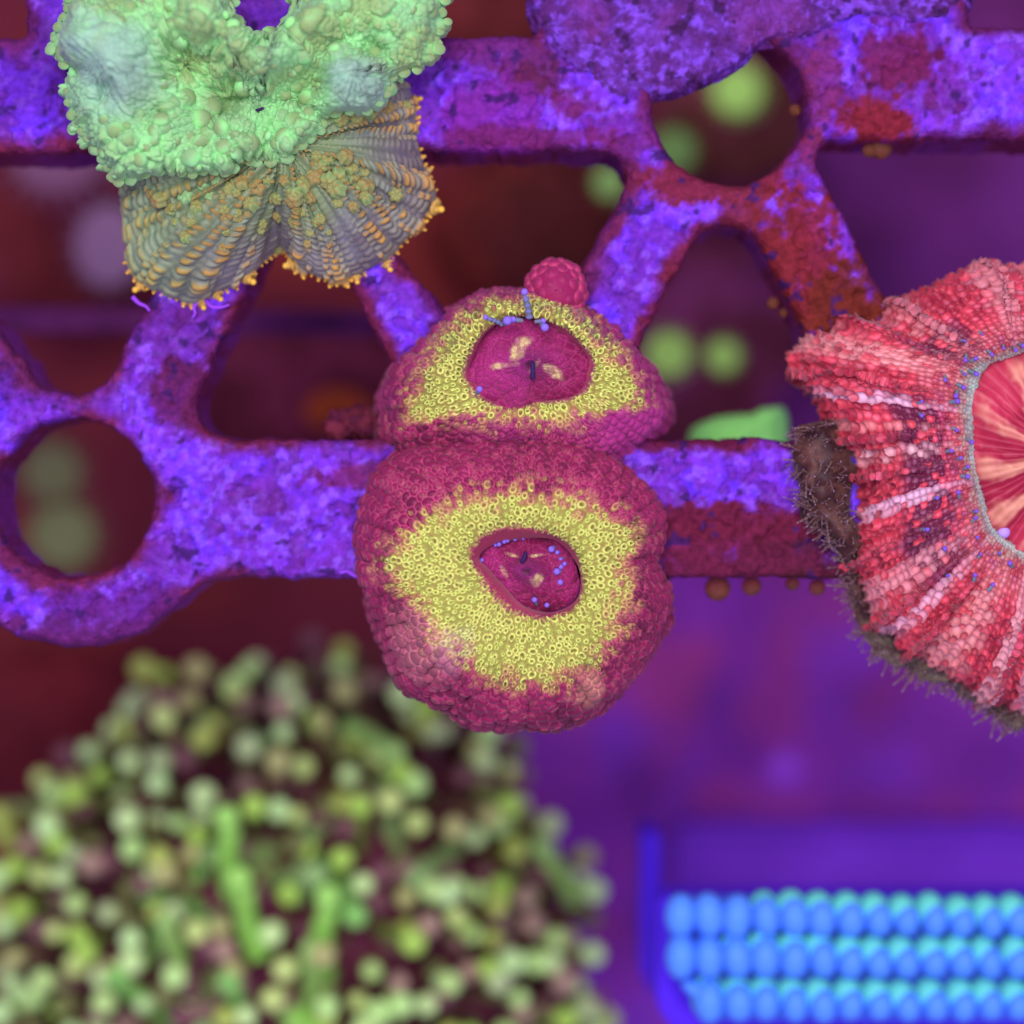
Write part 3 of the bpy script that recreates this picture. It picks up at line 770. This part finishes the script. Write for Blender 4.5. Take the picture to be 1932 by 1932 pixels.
c = mix(c, lin(154, 224, 146), sstep(.56, .7, n_) * .5)
G = G + N * h[..., None]
gdisc = add('disc', G, grid_faces(*G.shape[:2]), c, M_green, green)
Ng = normals(G)
B_gr = [blister_mesh('blister', lin(138, 170, 108), lin(142, 190, 124), lin(156, 240, 150), M_green), blister_mesh('blister', lin(138, 180, 122), lin(140, 192, 128), lin(152, 236, 148), M_green, 5, .05),
        blister_mesh('blister', lin(138, 164, 108), lin(142, 182, 124), lin(154, 234, 140), M_green, 4, .05)]
cnt = 0; tries = 0; placed = []
while cnt < 170 and tries < 6000:
    tries += 1
    i = random.randrange(45, 240); j = random.randrange(900)
    p = G[i, j]
    r = random.choice([.045, .055, .065, .075, .09, .11])
    X0 = p[0] / K / ((H - p[2]) / H) + 966; Y0 = 966 - p[1] / K / ((H - p[2]) / H)
    if Y0 < -40: continue
    if pale[i, j] > .35 or flat[i, j] > .4 or n_[i, j] < .44: continue
    if any((p[0] - q[0]) ** 2 + (p[1] - q[1]) ** 2 < (q[2] + r) ** 2 * .55 for q in placed): continue
    placed.append((p[0], p[1], r)); cnt += 1
    nn = Vector(Ng[i, j]); nn = (nn + Vector((0, 0, .3))).normalized()
    inst('blister', random.choice(B_gr), Vector(p) - nn * r * .55, gdisc, aim(nn, random.random() * 6), (r, r * random.uniform(.85, 1.1), r * random.uniform(.7, .95)))
# blisters strung along the overhanging edges and the folded lip round the gap
i1 = int(np.argmax(FF[:, 0])); acc = 0
edge = G[i1 + 16]; per = np.linalg.norm(np.roll(edge, -1, 0) - edge, axis=1)
for k in range(len(edge)):
    acc += per[k]
    p = edge[k]
    if acc > .11 and p[1] < 5.3:
        acc = -random.uniform(0, .04)
        r = random.uniform(.035, .06)
        lipz = 446 < p[0] / K + 966 < 575 and p[1] > 4.5
        inst('blister', B_gr[random.randrange(3)], Vector(p) + Vector((0, 0, .0)), gdisc, aim((p[0] - cg[0], p[1] - cg[1], 4)), (r * 1.2, r, r * .7))
slit(gdisc, 483, 209, nearest(G, Ng, P(483, 209, .7)[0], P(483, 209, .7)[1])[0].z + .04, 34, 6, .35, 0)

# ================================================================== RED STONY CORAL at the right
red = empty('red_coral', P(2010, 880, 0), 'red and pink striped stony coral cut by the right edge, with blue knobbed tentacles', 'coral')
pairs = [((2150, 480), (2050, 650)), ((1932, 490), (1955, 660)), ((1760, 526), (1905, 672)), ((1640, 600), (1866, 694)), ((1510, 638), (1850, 722)), ((1516, 740), (1843, 770)), ((1576, 865), (1840, 835)), ((1586, 970), (1845, 900)),
         ((1584, 1090), (1858, 958)), ((1662, 1200), (1880, 1000)), ((1770, 1258), (1912, 1032)), ((1872, 1335), (1955, 1055)), ((1985, 1385), (2005, 1070)), ((2200, 1380), (2080, 1060)), ((2400, 1150), (2170, 960)), ((2420, 850), (2190, 850)), ((2330, 600), (2140, 720))]
NUr, NVr = 1300, 280
NP = len(pairs)
Co = catmull_closed(P2([a for a, _ in pairs], -.1), NUr)[::-1].copy(); Ci = catmull_closed(P2([b for _, b in pairs], .8), NUr)[::-1].copy()
NC = 118
def idx_of(u): return ((1 - u) * NP) % NP
bands = [(3.95, .36, (220, 150, 150), .8), (5.08, .11, (220, 172, 196), .95), (6.05, .10, (224, 172, 182), .9), (7.02, .12, (220, 174, 198), .95), (8.45, .22, (220, 146, 156), .75), (9.05, .12, (220, 166, 186), .85), (9.95, .32, (218, 146, 146), .75),
         (10.8, .14, (220, 166, 174), .8), (11.5, .2, (220, 160, 180), .8), (2.75, .2, (206, 124, 130), .7), (1.5, .25, (214, 140, 146), .7), (1.0, .12, (214, 150, 150), .6), (5.55, .05, (220, 150, 150), .5), (7.5, .05, (214, 130, 140), .5), (3.2, .08, (214, 140, 150), .6)]
def red_fn(G, f, u, W, b):
    F1, F2, r1, r2, ca, _ = W
    e = F2 - F1
    n = fbm(G * 1.8, 501, 4)
    ii = idx_of((ca + .0) / NC)
    c = mix(lin(160, 28, 56), lin(204, 60, 82), sstep(.3, .7, .4 * n + .6 * r2))
    dark = sstep(.36, .5, f + .25 * (n - .5)) * (1 - sstep(.72, .84, f + .15 * (r2 - .5)))
    dk = dark * sstep(4.6, 5.2, ii) * (1 - sstep(8.6, 9.2, ii)) + dark * sstep(2.2, 2.5, ii) * (1 - sstep(3.3, 3.6, ii))
    c = mix(c, lin(104, 14, 60), np.clip(dk, 0, 1) * .95 * (r2 < .85))
    mid = sstep(4.6, 5.0, ii) * (1 - sstep(8.4, 9.0, ii))
    peach = sstep(.58 + .2 * mid, .74 + .16 * mid, f + .2 * (n - .5)) * (.35 + .65 * (r1 > .3))
    c = mix(c, lin(190, 100, 104), peach * .5)
    c = mix(c, lin(132, 44, 92), sstep(.7, .85, f) * (r2 > .7) * .7)
    for m, wd, cc, st in bands:
        d = np.abs((ii - m + NP / 2) % NP - NP / 2)
        k = (1 - sstep(wd * .5, wd * 1.35, d + .12 * (r2 - .5) * (wd > .15))) * st * (.25 + .75 * (r1 > .25)) * (.75 + .25 * n) * (1 - .55 * sstep(.55, .75, f))
        c = mix(c, lin(*cc), k)
    tk = sstep(.90, .97, f + .10 * (r2 - .5))
    c = mix(c, mix(lin(92, 140, 136), lin(176, 150, 130), sstep(.3, .8, r2)), tk * .8)
    c = mix(c, lin(196, 226, 210), sstep(.955, 1.0, f) * (1 - sstep(1.0, 1.03, f)) * .6)
    dome = np.sqrt(np.clip(1 - (F1 / .62) ** 2, 0, 1)) * 1.15 + sstep(0, .3, e) * .1
    cdt = mix(c, c * .55, (1 - sstep(.02, .2, e)) * .0)
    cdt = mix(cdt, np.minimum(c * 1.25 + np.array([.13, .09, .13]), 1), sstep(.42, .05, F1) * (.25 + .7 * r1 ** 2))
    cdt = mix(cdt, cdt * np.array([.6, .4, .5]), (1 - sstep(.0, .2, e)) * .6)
    h = dome * (1 - .3 * tk) - .0
    rbb = .55 * np.cos((ca / NC * NP) * 2 * np.pi * 2.0 + 3 * n) * (1 - sstep(.5, .8, f))
    return h + rbb * .6, cdt
def red_fold(G, f):
    ii = idx_of(np.arange(NUr) / NUr)[None, :]
    ph = 2 * np.pi * (ii * .98 + .25 * np.sin(ii * 2.1)) + 1.5 * (fbm(G * 1.3, 561, 2) - .5)
    return .085 * (np.sqrt(np.abs(np.cos(ph * .5))) * 2 - 1.3) * (1 - sstep(.45, .85, f)) * sstep(-.1, .1, f + .1)
prof_r = [(.22, -1.2), (.06, -.75), (.0, -.3), (.02, .1), (.12, .42), (.32, .68), (.55, .82), (.75, .84), (.9, .74), (.98, .62), (1.02, .45), (1.0, .3)]
rpoly, Gr, Nr = polyp('polyp_head', red, Co, Ci, prof_r, NUr, NVr, NC, .42, red_fn, .44, 503, M_red, .30, 1.2, rows=1.15, fold=red_fold, stagger=False)
# oral disc of the red coral: cream ridges run in to the mouth
cr = np.array(P(2012, 860, .7)[:2])
thr, Rr = radial(np.asarray(Ci[::6]), cr, 600, .0)
r = np.linspace(1.02, 0, 120)
X = cr[0] + r[:, None] * Rr * np.cos(thr); Y = cr[1] + r[:, None] * Rr * np.sin(thr); T = np.broadcast_to(thr, X.shape); rr = np.broadcast_to(r[:, None], X.shape)
n = fbm2(X, Y, 2.5, 521, 4)
rdg = .5 + .5 * np.cos(T * 11 + 5.5 * (n - .5) + 2.2 * rr)
fin = .5 + .5 * np.cos(T * 64 + 5 * n)
Z = .44 + .26 * (1 - rr ** 2) + .10 * rdg * sstep(.05, .4, rr) + .006 * fin * sstep(.2, .4, rr) - .25 * np.exp(-(rr / .12) ** 2) + .12 * (n - .5)
c = mix(lin(158, 24, 60), lin(190, 46, 78), sstep(.4, .6, n))
c = mix(c, lin(234, 172, 140), sstep(.45, 1.15, rdg * .85 + .9 * (fbm2(X, Y, 4, 523, 4) - .5) + .16 * fin) * sstep(1.02, .85, rr) * .8)
c = mix(c, lin(228, 120, 140), sstep(.6, 1, fin) * .22)
add('oral_disc', np.stack([X, Y, Z], -1), grid_faces(120, 600), c, M_tissue, rpoly)
slit(rpoly, 2012, 860, .52, 60, 14, .6)
# knobs round the inner rim and across the crown
T_knob = tentacle_mesh('tentacle', .06, .035, .05, .085, lin(140, 120, 160), lin(186, 150, 246))
T_tiny = tentacle_mesh('tentacle', .08, .022, .022, .028, lin(110, 130, 140), lin(124, 84, 200))
Nr2 = normals(Gr)
def on_red(a, b): return nearest(Gr, Nr2, P(a, b, .8)[0], P(a, b, .8)[1])
for a, b, s in [(1842, 752, .9), (1900, 1002, .85)]:
    p, _ = on_red(a, b); inst('tentacle', T_knob, p, rpoly, aim((.3, .1, 1)), s)
for k in range(36):
    i = 1.2 + 9.3 * (k + random.uniform(-.3, .3)) / 36; u = 1 - i / NP
    j = int(u * NUr) % NUr
    v = int(NVr * random.choice([.88, .86, .84, .82, .8, .74, .7]))
    p = Gr[v, j]
    inward = Vector((cr[0] - p[0], cr[1] - p[1], 0)).normalized()
    inst('tentacle', T_tiny, p, rpoly, aim((inward.x * .4 + random.uniform(-.5, .5), inward.y * .4 + random.uniform(-.5, .5), .8), random.random() * 6), random.uniform(.5, 1.0))
# brown retracted fringe below the wall
fr_pts = [(1500, 790), (1545, 800), (1610, 850), (1680, 960), (1700, 1060), (1740, 1140), (1830, 1190), (1920, 1260), (2000, 1330), (1980, 1400), (1880, 1350), (1800, 1310), (1730, 1275), (1650, 1245), (1600, 1190), (1592, 1110), (1570, 1020), (1510, 970), (1482, 900), (1480, 830)]
def fr_col(G, _):
    n = fbm(G * 4, 541, 4)
    return mix(mix(lin(54, 22, 28), lin(96, 56, 50), sstep(.4, .65, fbm(G * 9, 543, 4))), lin(120, 116, 96), sstep(P(0, 1150)[1], P(0, 1220)[1], G[..., 1]) * .5)
qf = P2(fr_pts, -.4)
spine = [(1530, 800), (1540, 870), (1550, 940), (1578, 1005), (1612, 1090), (1632, 1175), (1680, 1222), (1750, 1258), (1820, 1285), (1885, 1328), (1930, 1370)]
sp = resample(P2(spine, -.4), 0)[::4]
tt = np.linspace(0, 1, len(sp))
path = np.c_[sp, .12 - .45 * sstep(.3, .5, tt)]
rad = .08 + .20 * np.exp(-((tt - .15) / .16) ** 2) + .05 * np.exp(-((tt - .75) / .2) ** 2)
rad[0] = .03; rad[-1] = .03; rad[1] *= .6
co, f = tube(path, rad, 40)
co = co + .22 * (np.stack([fbm(co * 5, s_, 4) for s_ in (551, 552, 553)], -1) - .5)
fringe = add('fringe', co, f, fr_col(co, 0), M_tissue, red)
T_fr = [tentacle_mesh('fringe_tentacle', .34, .020, .010, .013, lin(98, 62, 54), lin(164, 132, 160), 6, .35, 6), tentacle_mesh('fringe_tentacle', .24, .018, .011, .014, lin(112, 84, 68), lin(150, 118, 136), 4, .5, 6)]
fuzz = []
for k in range(760):
    i = random.randrange(2, len(path) - 2)
    t = path[i + 1] - path[i - 1]; o2 = np.array([t[1], -t[0], 0]); o2 /= np.linalg.norm(o2)
    a = random.uniform(-.2, 2.2)
    o2 = o2 if o2[0] < 0 else -o2
    d = np.array([o2[0] * math.cos(a), o2[1] * math.cos(a), math.sin(a)])
    p = path[i] + d * rad[i] * .9
    d2 = d + np.array([random.uniform(-.8, .8), random.uniform(-.8, .8), .2])
    sc_ = random.uniform(.28, .7) if k < 290 else random.uniform(.2, .45)
    if k < 290: inst('fringe_tentacle', random.choice(T_fr), p, fringe, aim(d2, random.random() * 6), sc_)
    else: fuzz.append((random.choice(T_fr), p, aim(d2, random.random() * 6), sc_))
def joined(name, items, parent, mat):
    cs, fs, cc, off = [], [], [], 0
    for me, p, q, sc in items:
        v = np.empty(len(me.vertices) * 3, np.float32); me.vertices.foreach_get('co', v)
        ix = np.empty(len(me.loops), np.int32); me.loops.foreach_get('vertex_index', ix)
        cl = np.empty(len(me.vertices) * 4, np.float32); me.color_attributes['Col'].data.foreach_get('color', cl)
        cs.append(v.reshape(-1, 3) @ np.array(q.to_matrix()).T * sc + np.array(p)); fs.append(ix.reshape(-1, 4) + off); cc.append(cl.reshape(-1, 4)[:, :3]); off += len(me.vertices)
    return tag(add(name, np.concatenate(cs), np.concatenate(fs), np.concatenate(cc), mat, parent), kind='stuff')
joined('fringe_fuzz', fuzz, fringe, M_soft)

# ================================================================== AIR BUBBLES clinging under the rack
co, f = lathe([(.02, -1), (.38, -.92), (.71, -.71), (.92, -.38), (1, 0), (.92, .38), (.71, .71), (.38, .92), (.02, 1)], 20)
gas = mesh_data('air_bubble', co, f, None, M_gas)
for a, b, r, z, lab in [(1354, 1110, 25, -.5, 'largest clear air bubble clinging to the lower edge of the rack bar'), (1418, 1106, 19, -.5, 'round clear air bubble right of the largest one under the rack bar'),
                        (1495, 1101, 14, -.5, 'smaller flattened air bubble third along the lower edge of the rack bar'), (1542, 1108, 16, -.5, 'air bubble beside the brown fringe of the red coral'),
                        (1662, 280, 22, -.3, 'amber tinted air bubble under a red patch at the upper right'), (1640, 284, 14, -.3, 'small amber bubble left of the tinted one at the upper right'),
                        (1458, 572, 12, -.6, 'pale tiny bubble on the wall of the middle triangular opening'), (1478, 590, 9, -.6, 'tiniest bubble on the wall of the middle triangular opening'),
                        (1256, 1096, 9, -.3, 'tiny bubble touching the flank of the magenta coral'), (1500, 208, 12, -.4, 'bubble on the right wall of the upper round opening')]:
    tag(inst('air_bubble', gas, P(a, b, z), None, None, r * K), lab, 'air bubble', 'air bubbles on the rack')

# ================================================================== thread worms on the rack
for pts, lab in [([(250, 560), (262, 572), (275, 578), (283, 588)], 'pale lilac thread worm on the rack left below the mushroom coral'), ([(372, 560), (372, 570), (366, 580), (368, 592), (362, 600)], 'wavy lilac thread worm under the amber fringe'),
                 ([(388, 566), (398, 578), (412, 580), (424, 578), (434, 574)], 'hooked lilac thread worm right of the wavy one'), ([(680, 1090), (665, 1084), (655, 1078), (640, 1082)], 'pink thread worm at the rack edge by the coral')]:
    q = resample([P(a, b, .06) for a, b in pts], 0)[::30]
    co, f = tube(q, np.linspace(.025, .012, len(q)), 7)
    o = add('thread_worm', co, f, np.tile(lin(150, 66, 225), (len(co), 1)), M_soft, origin=P(*pts[0], .06))
    tag(o, lab, 'worm')

# ================================================================== GREEN TENTACLED CORAL, low and out of focus at the lower left
tcz = -9.0
tc = Vector(P(560, 1835, tcz))
frog = empty('tentacled_coral', tc, 'blurred branching coral with pale green ball tipped tentacles at the lower left', 'coral')
co, f = lathe([(3.3, -2.5), (3.5, -1), (3.4, 0), (3.0, 1.1), (2.3, 2.0), (1.3, 2.6), (.02, 2.8)], 60)
co = co * np.array([1.03, 1.12, 1.02]) + np.array(tc)
co = co + .5 * (np.stack([fbm(co * 1.2, s_, 3) for s_ in (601, 602, 603)], -1) - .5)
nn_ = fbm(co * 1.5, 605, 3)
add('base', co, f, mix(lin(80, 32, 44), lin(100, 44, 66), sstep(.4, .6, nn_)), M_rock, frog)
pal = [((110, 70, 66), (176, 204, 128)), ((112, 110, 66), (170, 218, 140)), ((104, 60, 74), (160, 186, 140)), ((120, 100, 60), (154, 176, 92)), ((112, 56, 78), (150, 128, 120)), ((110, 74, 66), (186, 226, 160)), ((106, 70, 70), (166, 206, 132)), ((112, 80, 66), (158, 164, 112)), ((106, 96, 62), (178, 224, 158)), ((106, 120, 56), (152, 196, 92))]
T_fg = []
for a, b in pal:
    for L, bend in ((1.0, .25), (.7, -.15)):
        T_fg.append(tentacle_mesh('tentacle', L, .105, .085, .145, lin(*a), lin(*b) * np.array([1.4, 1.3, 1.1]), 0, bend, 12))
T_dim = [tentacle_mesh('tentacle', 1.0, .15, .125, .17, lin(*a), lin(*b), 0, .2, 8) for a, b in (((110, 46, 64), (128, 84, 92)), ((104, 44, 70), (140, 110, 100)), ((96, 60, 50), (120, 124, 74)))]
bright = [tentacle_mesh('tentacle', 1.2, .20, .17, .20, lin(140, 200, 84), lin(168, 232, 110), 0, .3, 12), tentacle_mesh('tentacle', .9, .17, .15, .17, lin(132, 172, 86), lin(160, 204, 112), 0, -.3, 12)]
stalk = [tentacle_mesh('tentacle', 1.3, .17, .13, .16, lin(104, 150, 72), lin(140, 204, 104), 0, .3, 12), tentacle_mesh('tentacle', 1.0, .14, .14, .15, lin(124, 150, 86), lin(150, 190, 116), 0, -.4, 12)]
cnt = 0; pts = []; tries = 0
low = []
while cnt < 470 and tries < 40000:
    tries += 1
    r = math.sqrt(random.uniform(0, .985)); t = random.uniform(0, 2 * math.pi); zc = math.sqrt(1 - r * r)
    d = Vector((r * math.cos(t), r * math.sin(t), zc))
    p = tc + Vector((d.x * 3.65, d.y * 4.0, d.z * 2.75))
    pix = (p.x / K * H / (H - p.z) + 966, 966 - p.y / K * H / (H - p.z))
    if pix[1] > 2080 or pix[0] < -120: continue
    if any((p - q).length < (.275 if cnt < 288 else .15) for q in pts): continue
    pts.append(p); cnt += 1
    dd = (d * .5 + Vector((random.gauss(0, .25), random.gauss(0, .25), .9))).normalized()
    lowmid = abs(pix[0] - 480) < 330 and pix[1] > 1580
    me = random.choice(T_fg)
    if lowmid and random.random() < .13:
        me = random.choice(stalk); dd = Vector((random.uniform(-1, 1), random.uniform(-1, 1), .35)).normalized()
    elif random.random() < .03:
        me = stalk[1]; dd = Vector((random.uniform(-1, 1), random.uniform(-1, 1), .3)).normalized()
    if cnt <= 288: inst('tentacle', me, p - dd * .3, frog, aim(dd, random.random() * 6), random.uniform(.8, 1.15))
    else: low.append((random.choice(T_dim), p - dd * .62, aim(dd, random.random() * 6), random.uniform(.7, 1.0)))
for a, b, dx, dy, k in [(445, 1690, -.35, 1, 0), (490, 1800, -.5, 1, 0), (520, 1880, .7, -.8, 0), (610, 1840, -.2, 1, 0), (585, 1900, .3, .9, 1), (340, 1850, .1, 1, 1), (655, 1370, .9, -.3, 1), (1085, 1700, -.3, 1, 1)]:
    zt = tc.z + 2.75 * math.sqrt(max(.1, 1 - ((a - 560) / 640) ** 2 - ((1835 - b) / 690) ** 2)) + .35
    inst('tentacle', bright[k], P(a, b, zt), frog, aim((dx, dy, .45)), .78)
if low: joined('tentacle', low, frog, M_soft)

# ================================================================== ROWS OF BLUE BEADS on a violet frame, lower right
bz = -2.4
beadrack = empty('bead_panel', P(1600, 1800, bz), 'three rows of glossy blue beads on a violet frame at the lower right', 'bead panel')
def slab(name, pts, z0, z1, bevel, parent, mat):
    q = P2(pts, z1); n = len(q)
    import bmesh
    bm = bmesh.new()
    vs = [bm.verts.new((x, y, z1)) for x, y in q]
    fc = bm.faces.new(vs)
    ex = bmesh.ops.extrude_face_region(bm, geom=[fc])
    for v in ex['geom']:
        if isinstance(v, bmesh.types.BMVert): v.co.z = z0
    bmesh.ops.recalc_face_normals(bm, faces=bm.faces)
    bmesh.ops.bevel(bm, geom=list(bm.edges), offset=bevel, segments=3, affect='EDGES')
    me = bpy.data.meshes.new(name); bm.to_mesh(me); bm.free(); me.materials.append(mat)
    o = bpy.data.objects.new(name, me); COL.objects.link(o); o.parent = parent
    me.transform(__import__('mathutils').Matrix.Translation(-wloc(parent)))
    return o
M_frame2 = material('purple_plastic', .7, .1, 0, colour=lin(122, 52, 200), var=.1, vscale=1)
slab('frame', [(1240, 1690), (2150, 1690), (2150, 2080), (1370, 2080), (1300, 1985), (1240, 1900)], bz - 1.6, bz - .72, .05, beadrack, M_frame)
slab('top_plate', [(1250, 1560), (2150, 1560), (2150, 1700), (1250, 1700)], bz - 8.5, bz - 7.0, .2, beadrack, M_frame2)
slab('side_rail', [(1212, 1560), (1246, 1560), (1246, 1890), (1212, 1860)], bz - 4.3, bz - 2.8, .1, beadrack, M_frame)
M_back = material('blue_backing', .6, .1, 0, colour=lin(78, 124, 250))
slab('backing', [(1266, 1700), (2150, 1700), (2150, 1925), (1340, 1925), (1290, 1868), (1266, 1820)], bz - .75, bz - .26, .03, beadrack, M_back)
co, f = lathe([(.02, -1), (.38, -.92), (.71, -.71), (.92, -.38), (1, 0), (.92, .38), (.71, .71), (.38, .92), (.02, 1)], 20)
bead_me = mesh_data('bead', co, f, None, M_bead); highlight_me = mesh_data('bead_highlight', co, f, None, M_highlight)
for row, (yy, x0, n0) in enumerate([(1728, 1286, 0), (1805, 1286, 0), (1888, 1338, 1)]):
    for k in range(n0, 19):
        xx = 1286 + 52.6 * k
        a = inst('bead', bead_me, P(xx + random.uniform(-1.5, 1.5), yy + random.uniform(-2, 2), bz + random.uniform(-.02, .02)), beadrack, Quaternion((0, 0, 1), random.uniform(-.15, .15)), (33 * K * random.uniform(.96, 1.04), 46 * K * random.uniform(.96, 1.04), .24))
        base_sc = a.scale.copy()
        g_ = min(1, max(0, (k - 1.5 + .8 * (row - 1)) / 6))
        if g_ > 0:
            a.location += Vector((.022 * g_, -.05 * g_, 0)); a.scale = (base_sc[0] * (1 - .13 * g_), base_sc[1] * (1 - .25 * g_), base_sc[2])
            o = bpy.data.objects.new('bead_highlight', highlight_me); COL.objects.link(o); o.parent = a  # teal ellipsoid behind the bead, added to imitate its highlight crescent
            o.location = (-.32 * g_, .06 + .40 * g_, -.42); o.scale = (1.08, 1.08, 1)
o = inst('bead', bead_me, P(1312, 1868, bz - .05), beadrack, Quaternion((0, 0, 1), -.6), (32 * K, 16 * K, .15))

# ================================================================== DOWN BELOW: rocks and polyps seen through the openings
def rock(pts_c, rx, ry, z, c1, c2, seed, lab):
    co, f = lathe([(.02, -.6), (.7, -.5), (1, -.1), (.95, .25), (.75, .6), (.45, .85), (.02, 1)], 40)
    p = np.array(P(*pts_c, z))
    co = co * np.array([rx * K * (H - z) / H, ry * K * (H - z) / H, .9])
    co = co * (1 + .7 * (fbm(co * 1.1 + seed, seed, 4) - .5))[:, None] + p
    n = fbm(co * 1.3, seed + 3, 4)
    o = add('rock', co, f, mix(lin(*c1), lin(*c2), sstep(.4, .62, n)) * 2.3, M_rock, origin=tuple(p))
    return tag(o, lab, 'rock', 'rocks on the tank floor')
rock((990, 420), 210, 150, -13, (60, 22, 20), (84, 28, 22), 701, 'dark rust rock under the upper middle triangular opening')
rock((560, 720), 230, 130, -13, (62, 20, 28), (86, 30, 46), 702, 'dark maroon rock under the opening left of the magenta coral')
rock((1330, 640), 170, 220, -12.5, (72, 28, 38), (94, 38, 72), 703, 'dull plum rock below the middle triangular opening')
rock((110, 470), 190, 150, -13, (74, 24, 26), (86, 30, 42), 704, 'reddish brown rock under the far left opening')
rock((1370, 210), 150, 130, -12.5, (64, 30, 24), (92, 44, 52), 705, 'brown rock below the upper round opening')
rock((170, 1370), 330, 140, -12, (70, 20, 26), (86, 24, 28), 706, 'dark red rock behind the tentacled coral at the left')
rock((920, 20), 140, 100, -12, (58, 20, 22), (76, 26, 26), 707, 'near black rock below the square gap at the top')
o_ = rock((640, 775), 62, 40, -9, (118, 50, 22), (104, 38, 24), 708, 'small bright orange lump under the opening left of the magenta coral')
def button_polyp(a, b, z, r, c1, c2, lab, cat='polyp', sx=1.0, sy=1.0, group='small polyps below the rack'):
    e = empty('button_polyp', P(a, b, z - .6), lab, cat, group)
    s = r * K * (H - z) / H
    p = np.array(P(a, b, z)); sc = np.array([s * sx, s * sy, s])
    co, f = lathe([(.45, -1.2), (.42, -.5), (.7, -.15), (.98, .1), (1.0, .2), (.8, .24), (.3, .14), (.02, .12)], 28)
    add('disc', co * sc + p, f, np.tile(lin(*c1) * 2.2, (len(co), 1)), M_soft, e)
    me = tentacle_mesh('tentacle', .35 * s, .07 * s, .05 * s, .06 * s, lin(*c2) * 2.2, lin(*c1) * 2.2, 0, .3, 6)
    for k in range(18):
        t = 2 * math.pi * k / 18
        d = (math.cos(t), math.sin(t), .5)
        inst('tentacle', me, p + np.array([d[0] * sx, d[1] * sy, .2]) * s * .95, e, aim(d))
gr, gd = (136, 208, 80), (98, 150, 54)
button_polyp(1390, 172, -11, 46, gr, gd, 'bright green polyp seen through the upper round opening')
button_polyp(1262, 668, -8.5, 40, gr, gd, 'left of two bright green polyps beside the magenta coral')
button_polyp(1364, 672, -8.5, 31, gr, gd, 'right of two bright green polyps beside the magenta coral')
leafy = blob_disc('green_coral', [(1304, 822), (1326, 798), (1375, 788), (1420, 780), (1456, 768), (1482, 770), (1488, 800), (1490, 850), (1486, 880), (1400, 885), (1310, 870)], -3.0, .25, .4, 97,
                  lambda G, _: mix(lin(150, 232, 108), lin(138, 218, 130), fbm(G * 3, 98, 3)), M_soft, rough=.12, centre=(1400, 830), NU=160, NV=50)
tag(leafy, 'bright lime green coral edge peeking over the rack bar beside the red coral fringe', 'coral')
button_polyp(1150, 345, -9, 30, (112, 150, 74), (80, 110, 50), 'dull green polyp at the corner of the upper middle opening')
button_polyp(1270, 285, -10, 40, (88, 120, 58), (66, 86, 44), 'faint olive polyp low in the upper round opening')
button_polyp(100, 890, -11, 55, (86, 88, 56), (70, 70, 46), 'upper olive polyp inside the left round opening')
button_polyp(120, 1010, -11, 62, (92, 98, 60), (72, 76, 48), 'lower olive polyp inside the left round opening')
button_polyp(205, 465, -10, 62, (112, 84, 106), (92, 70, 88), 'pale mauve polyp in the far left opening', sy=1.25)
button_polyp(110, 300, -10, 85, (98, 62, 84), (84, 56, 74), 'dusky mauve polyp under the upper edge of the far left opening', sy=.8)
button_polyp(1480, 1450, -13, 26, (128, 60, 180), (110, 50, 150), 'single lilac polyp on the purple floor')
tuft = blob_disc('algae_tuft', [(615, 800), (640, 775), (690, 768), (730, 785), (740, 815), (730, 840), (640, 842), (612, 828)], -.75, .35, .3, 91, lambda G, _: mix(lin(92, 30, 58), lin(112, 40, 60), sstep(.4, .6, fbm(G * 5, 93, 3))), M_rock, rough=.22, fr=7, centre=(678, 810), NU=160, NV=60)
tag(tuft, 'dark maroon algae tuft at the corner of the opening left of the magenta coral', 'algae')
q = np.array([P(a, 606 + .012 * (a - 300), -5.5) for a in np.linspace(-150, 880, 24)])
co, f = tube(q, np.full(24, .16), 16)
pipe = add('pipe', co, f, mix(lin(92, 34, 86), lin(108, 46, 104), fbm(co * 2, 95, 3)), M_rock, origin=tuple(q[0]))
tag(pipe, 'thin purple pipe running sideways below the left half of the rack', 'pipe')
print('OBJECTS', len(bpy.data.objects), 'TRIS', sum(sum(len(p.vertices) - 2 for p in m.polygons) if len(m.polygons) < 2000 else 2 * len(m.polygons) for m in bpy.data.meshes))
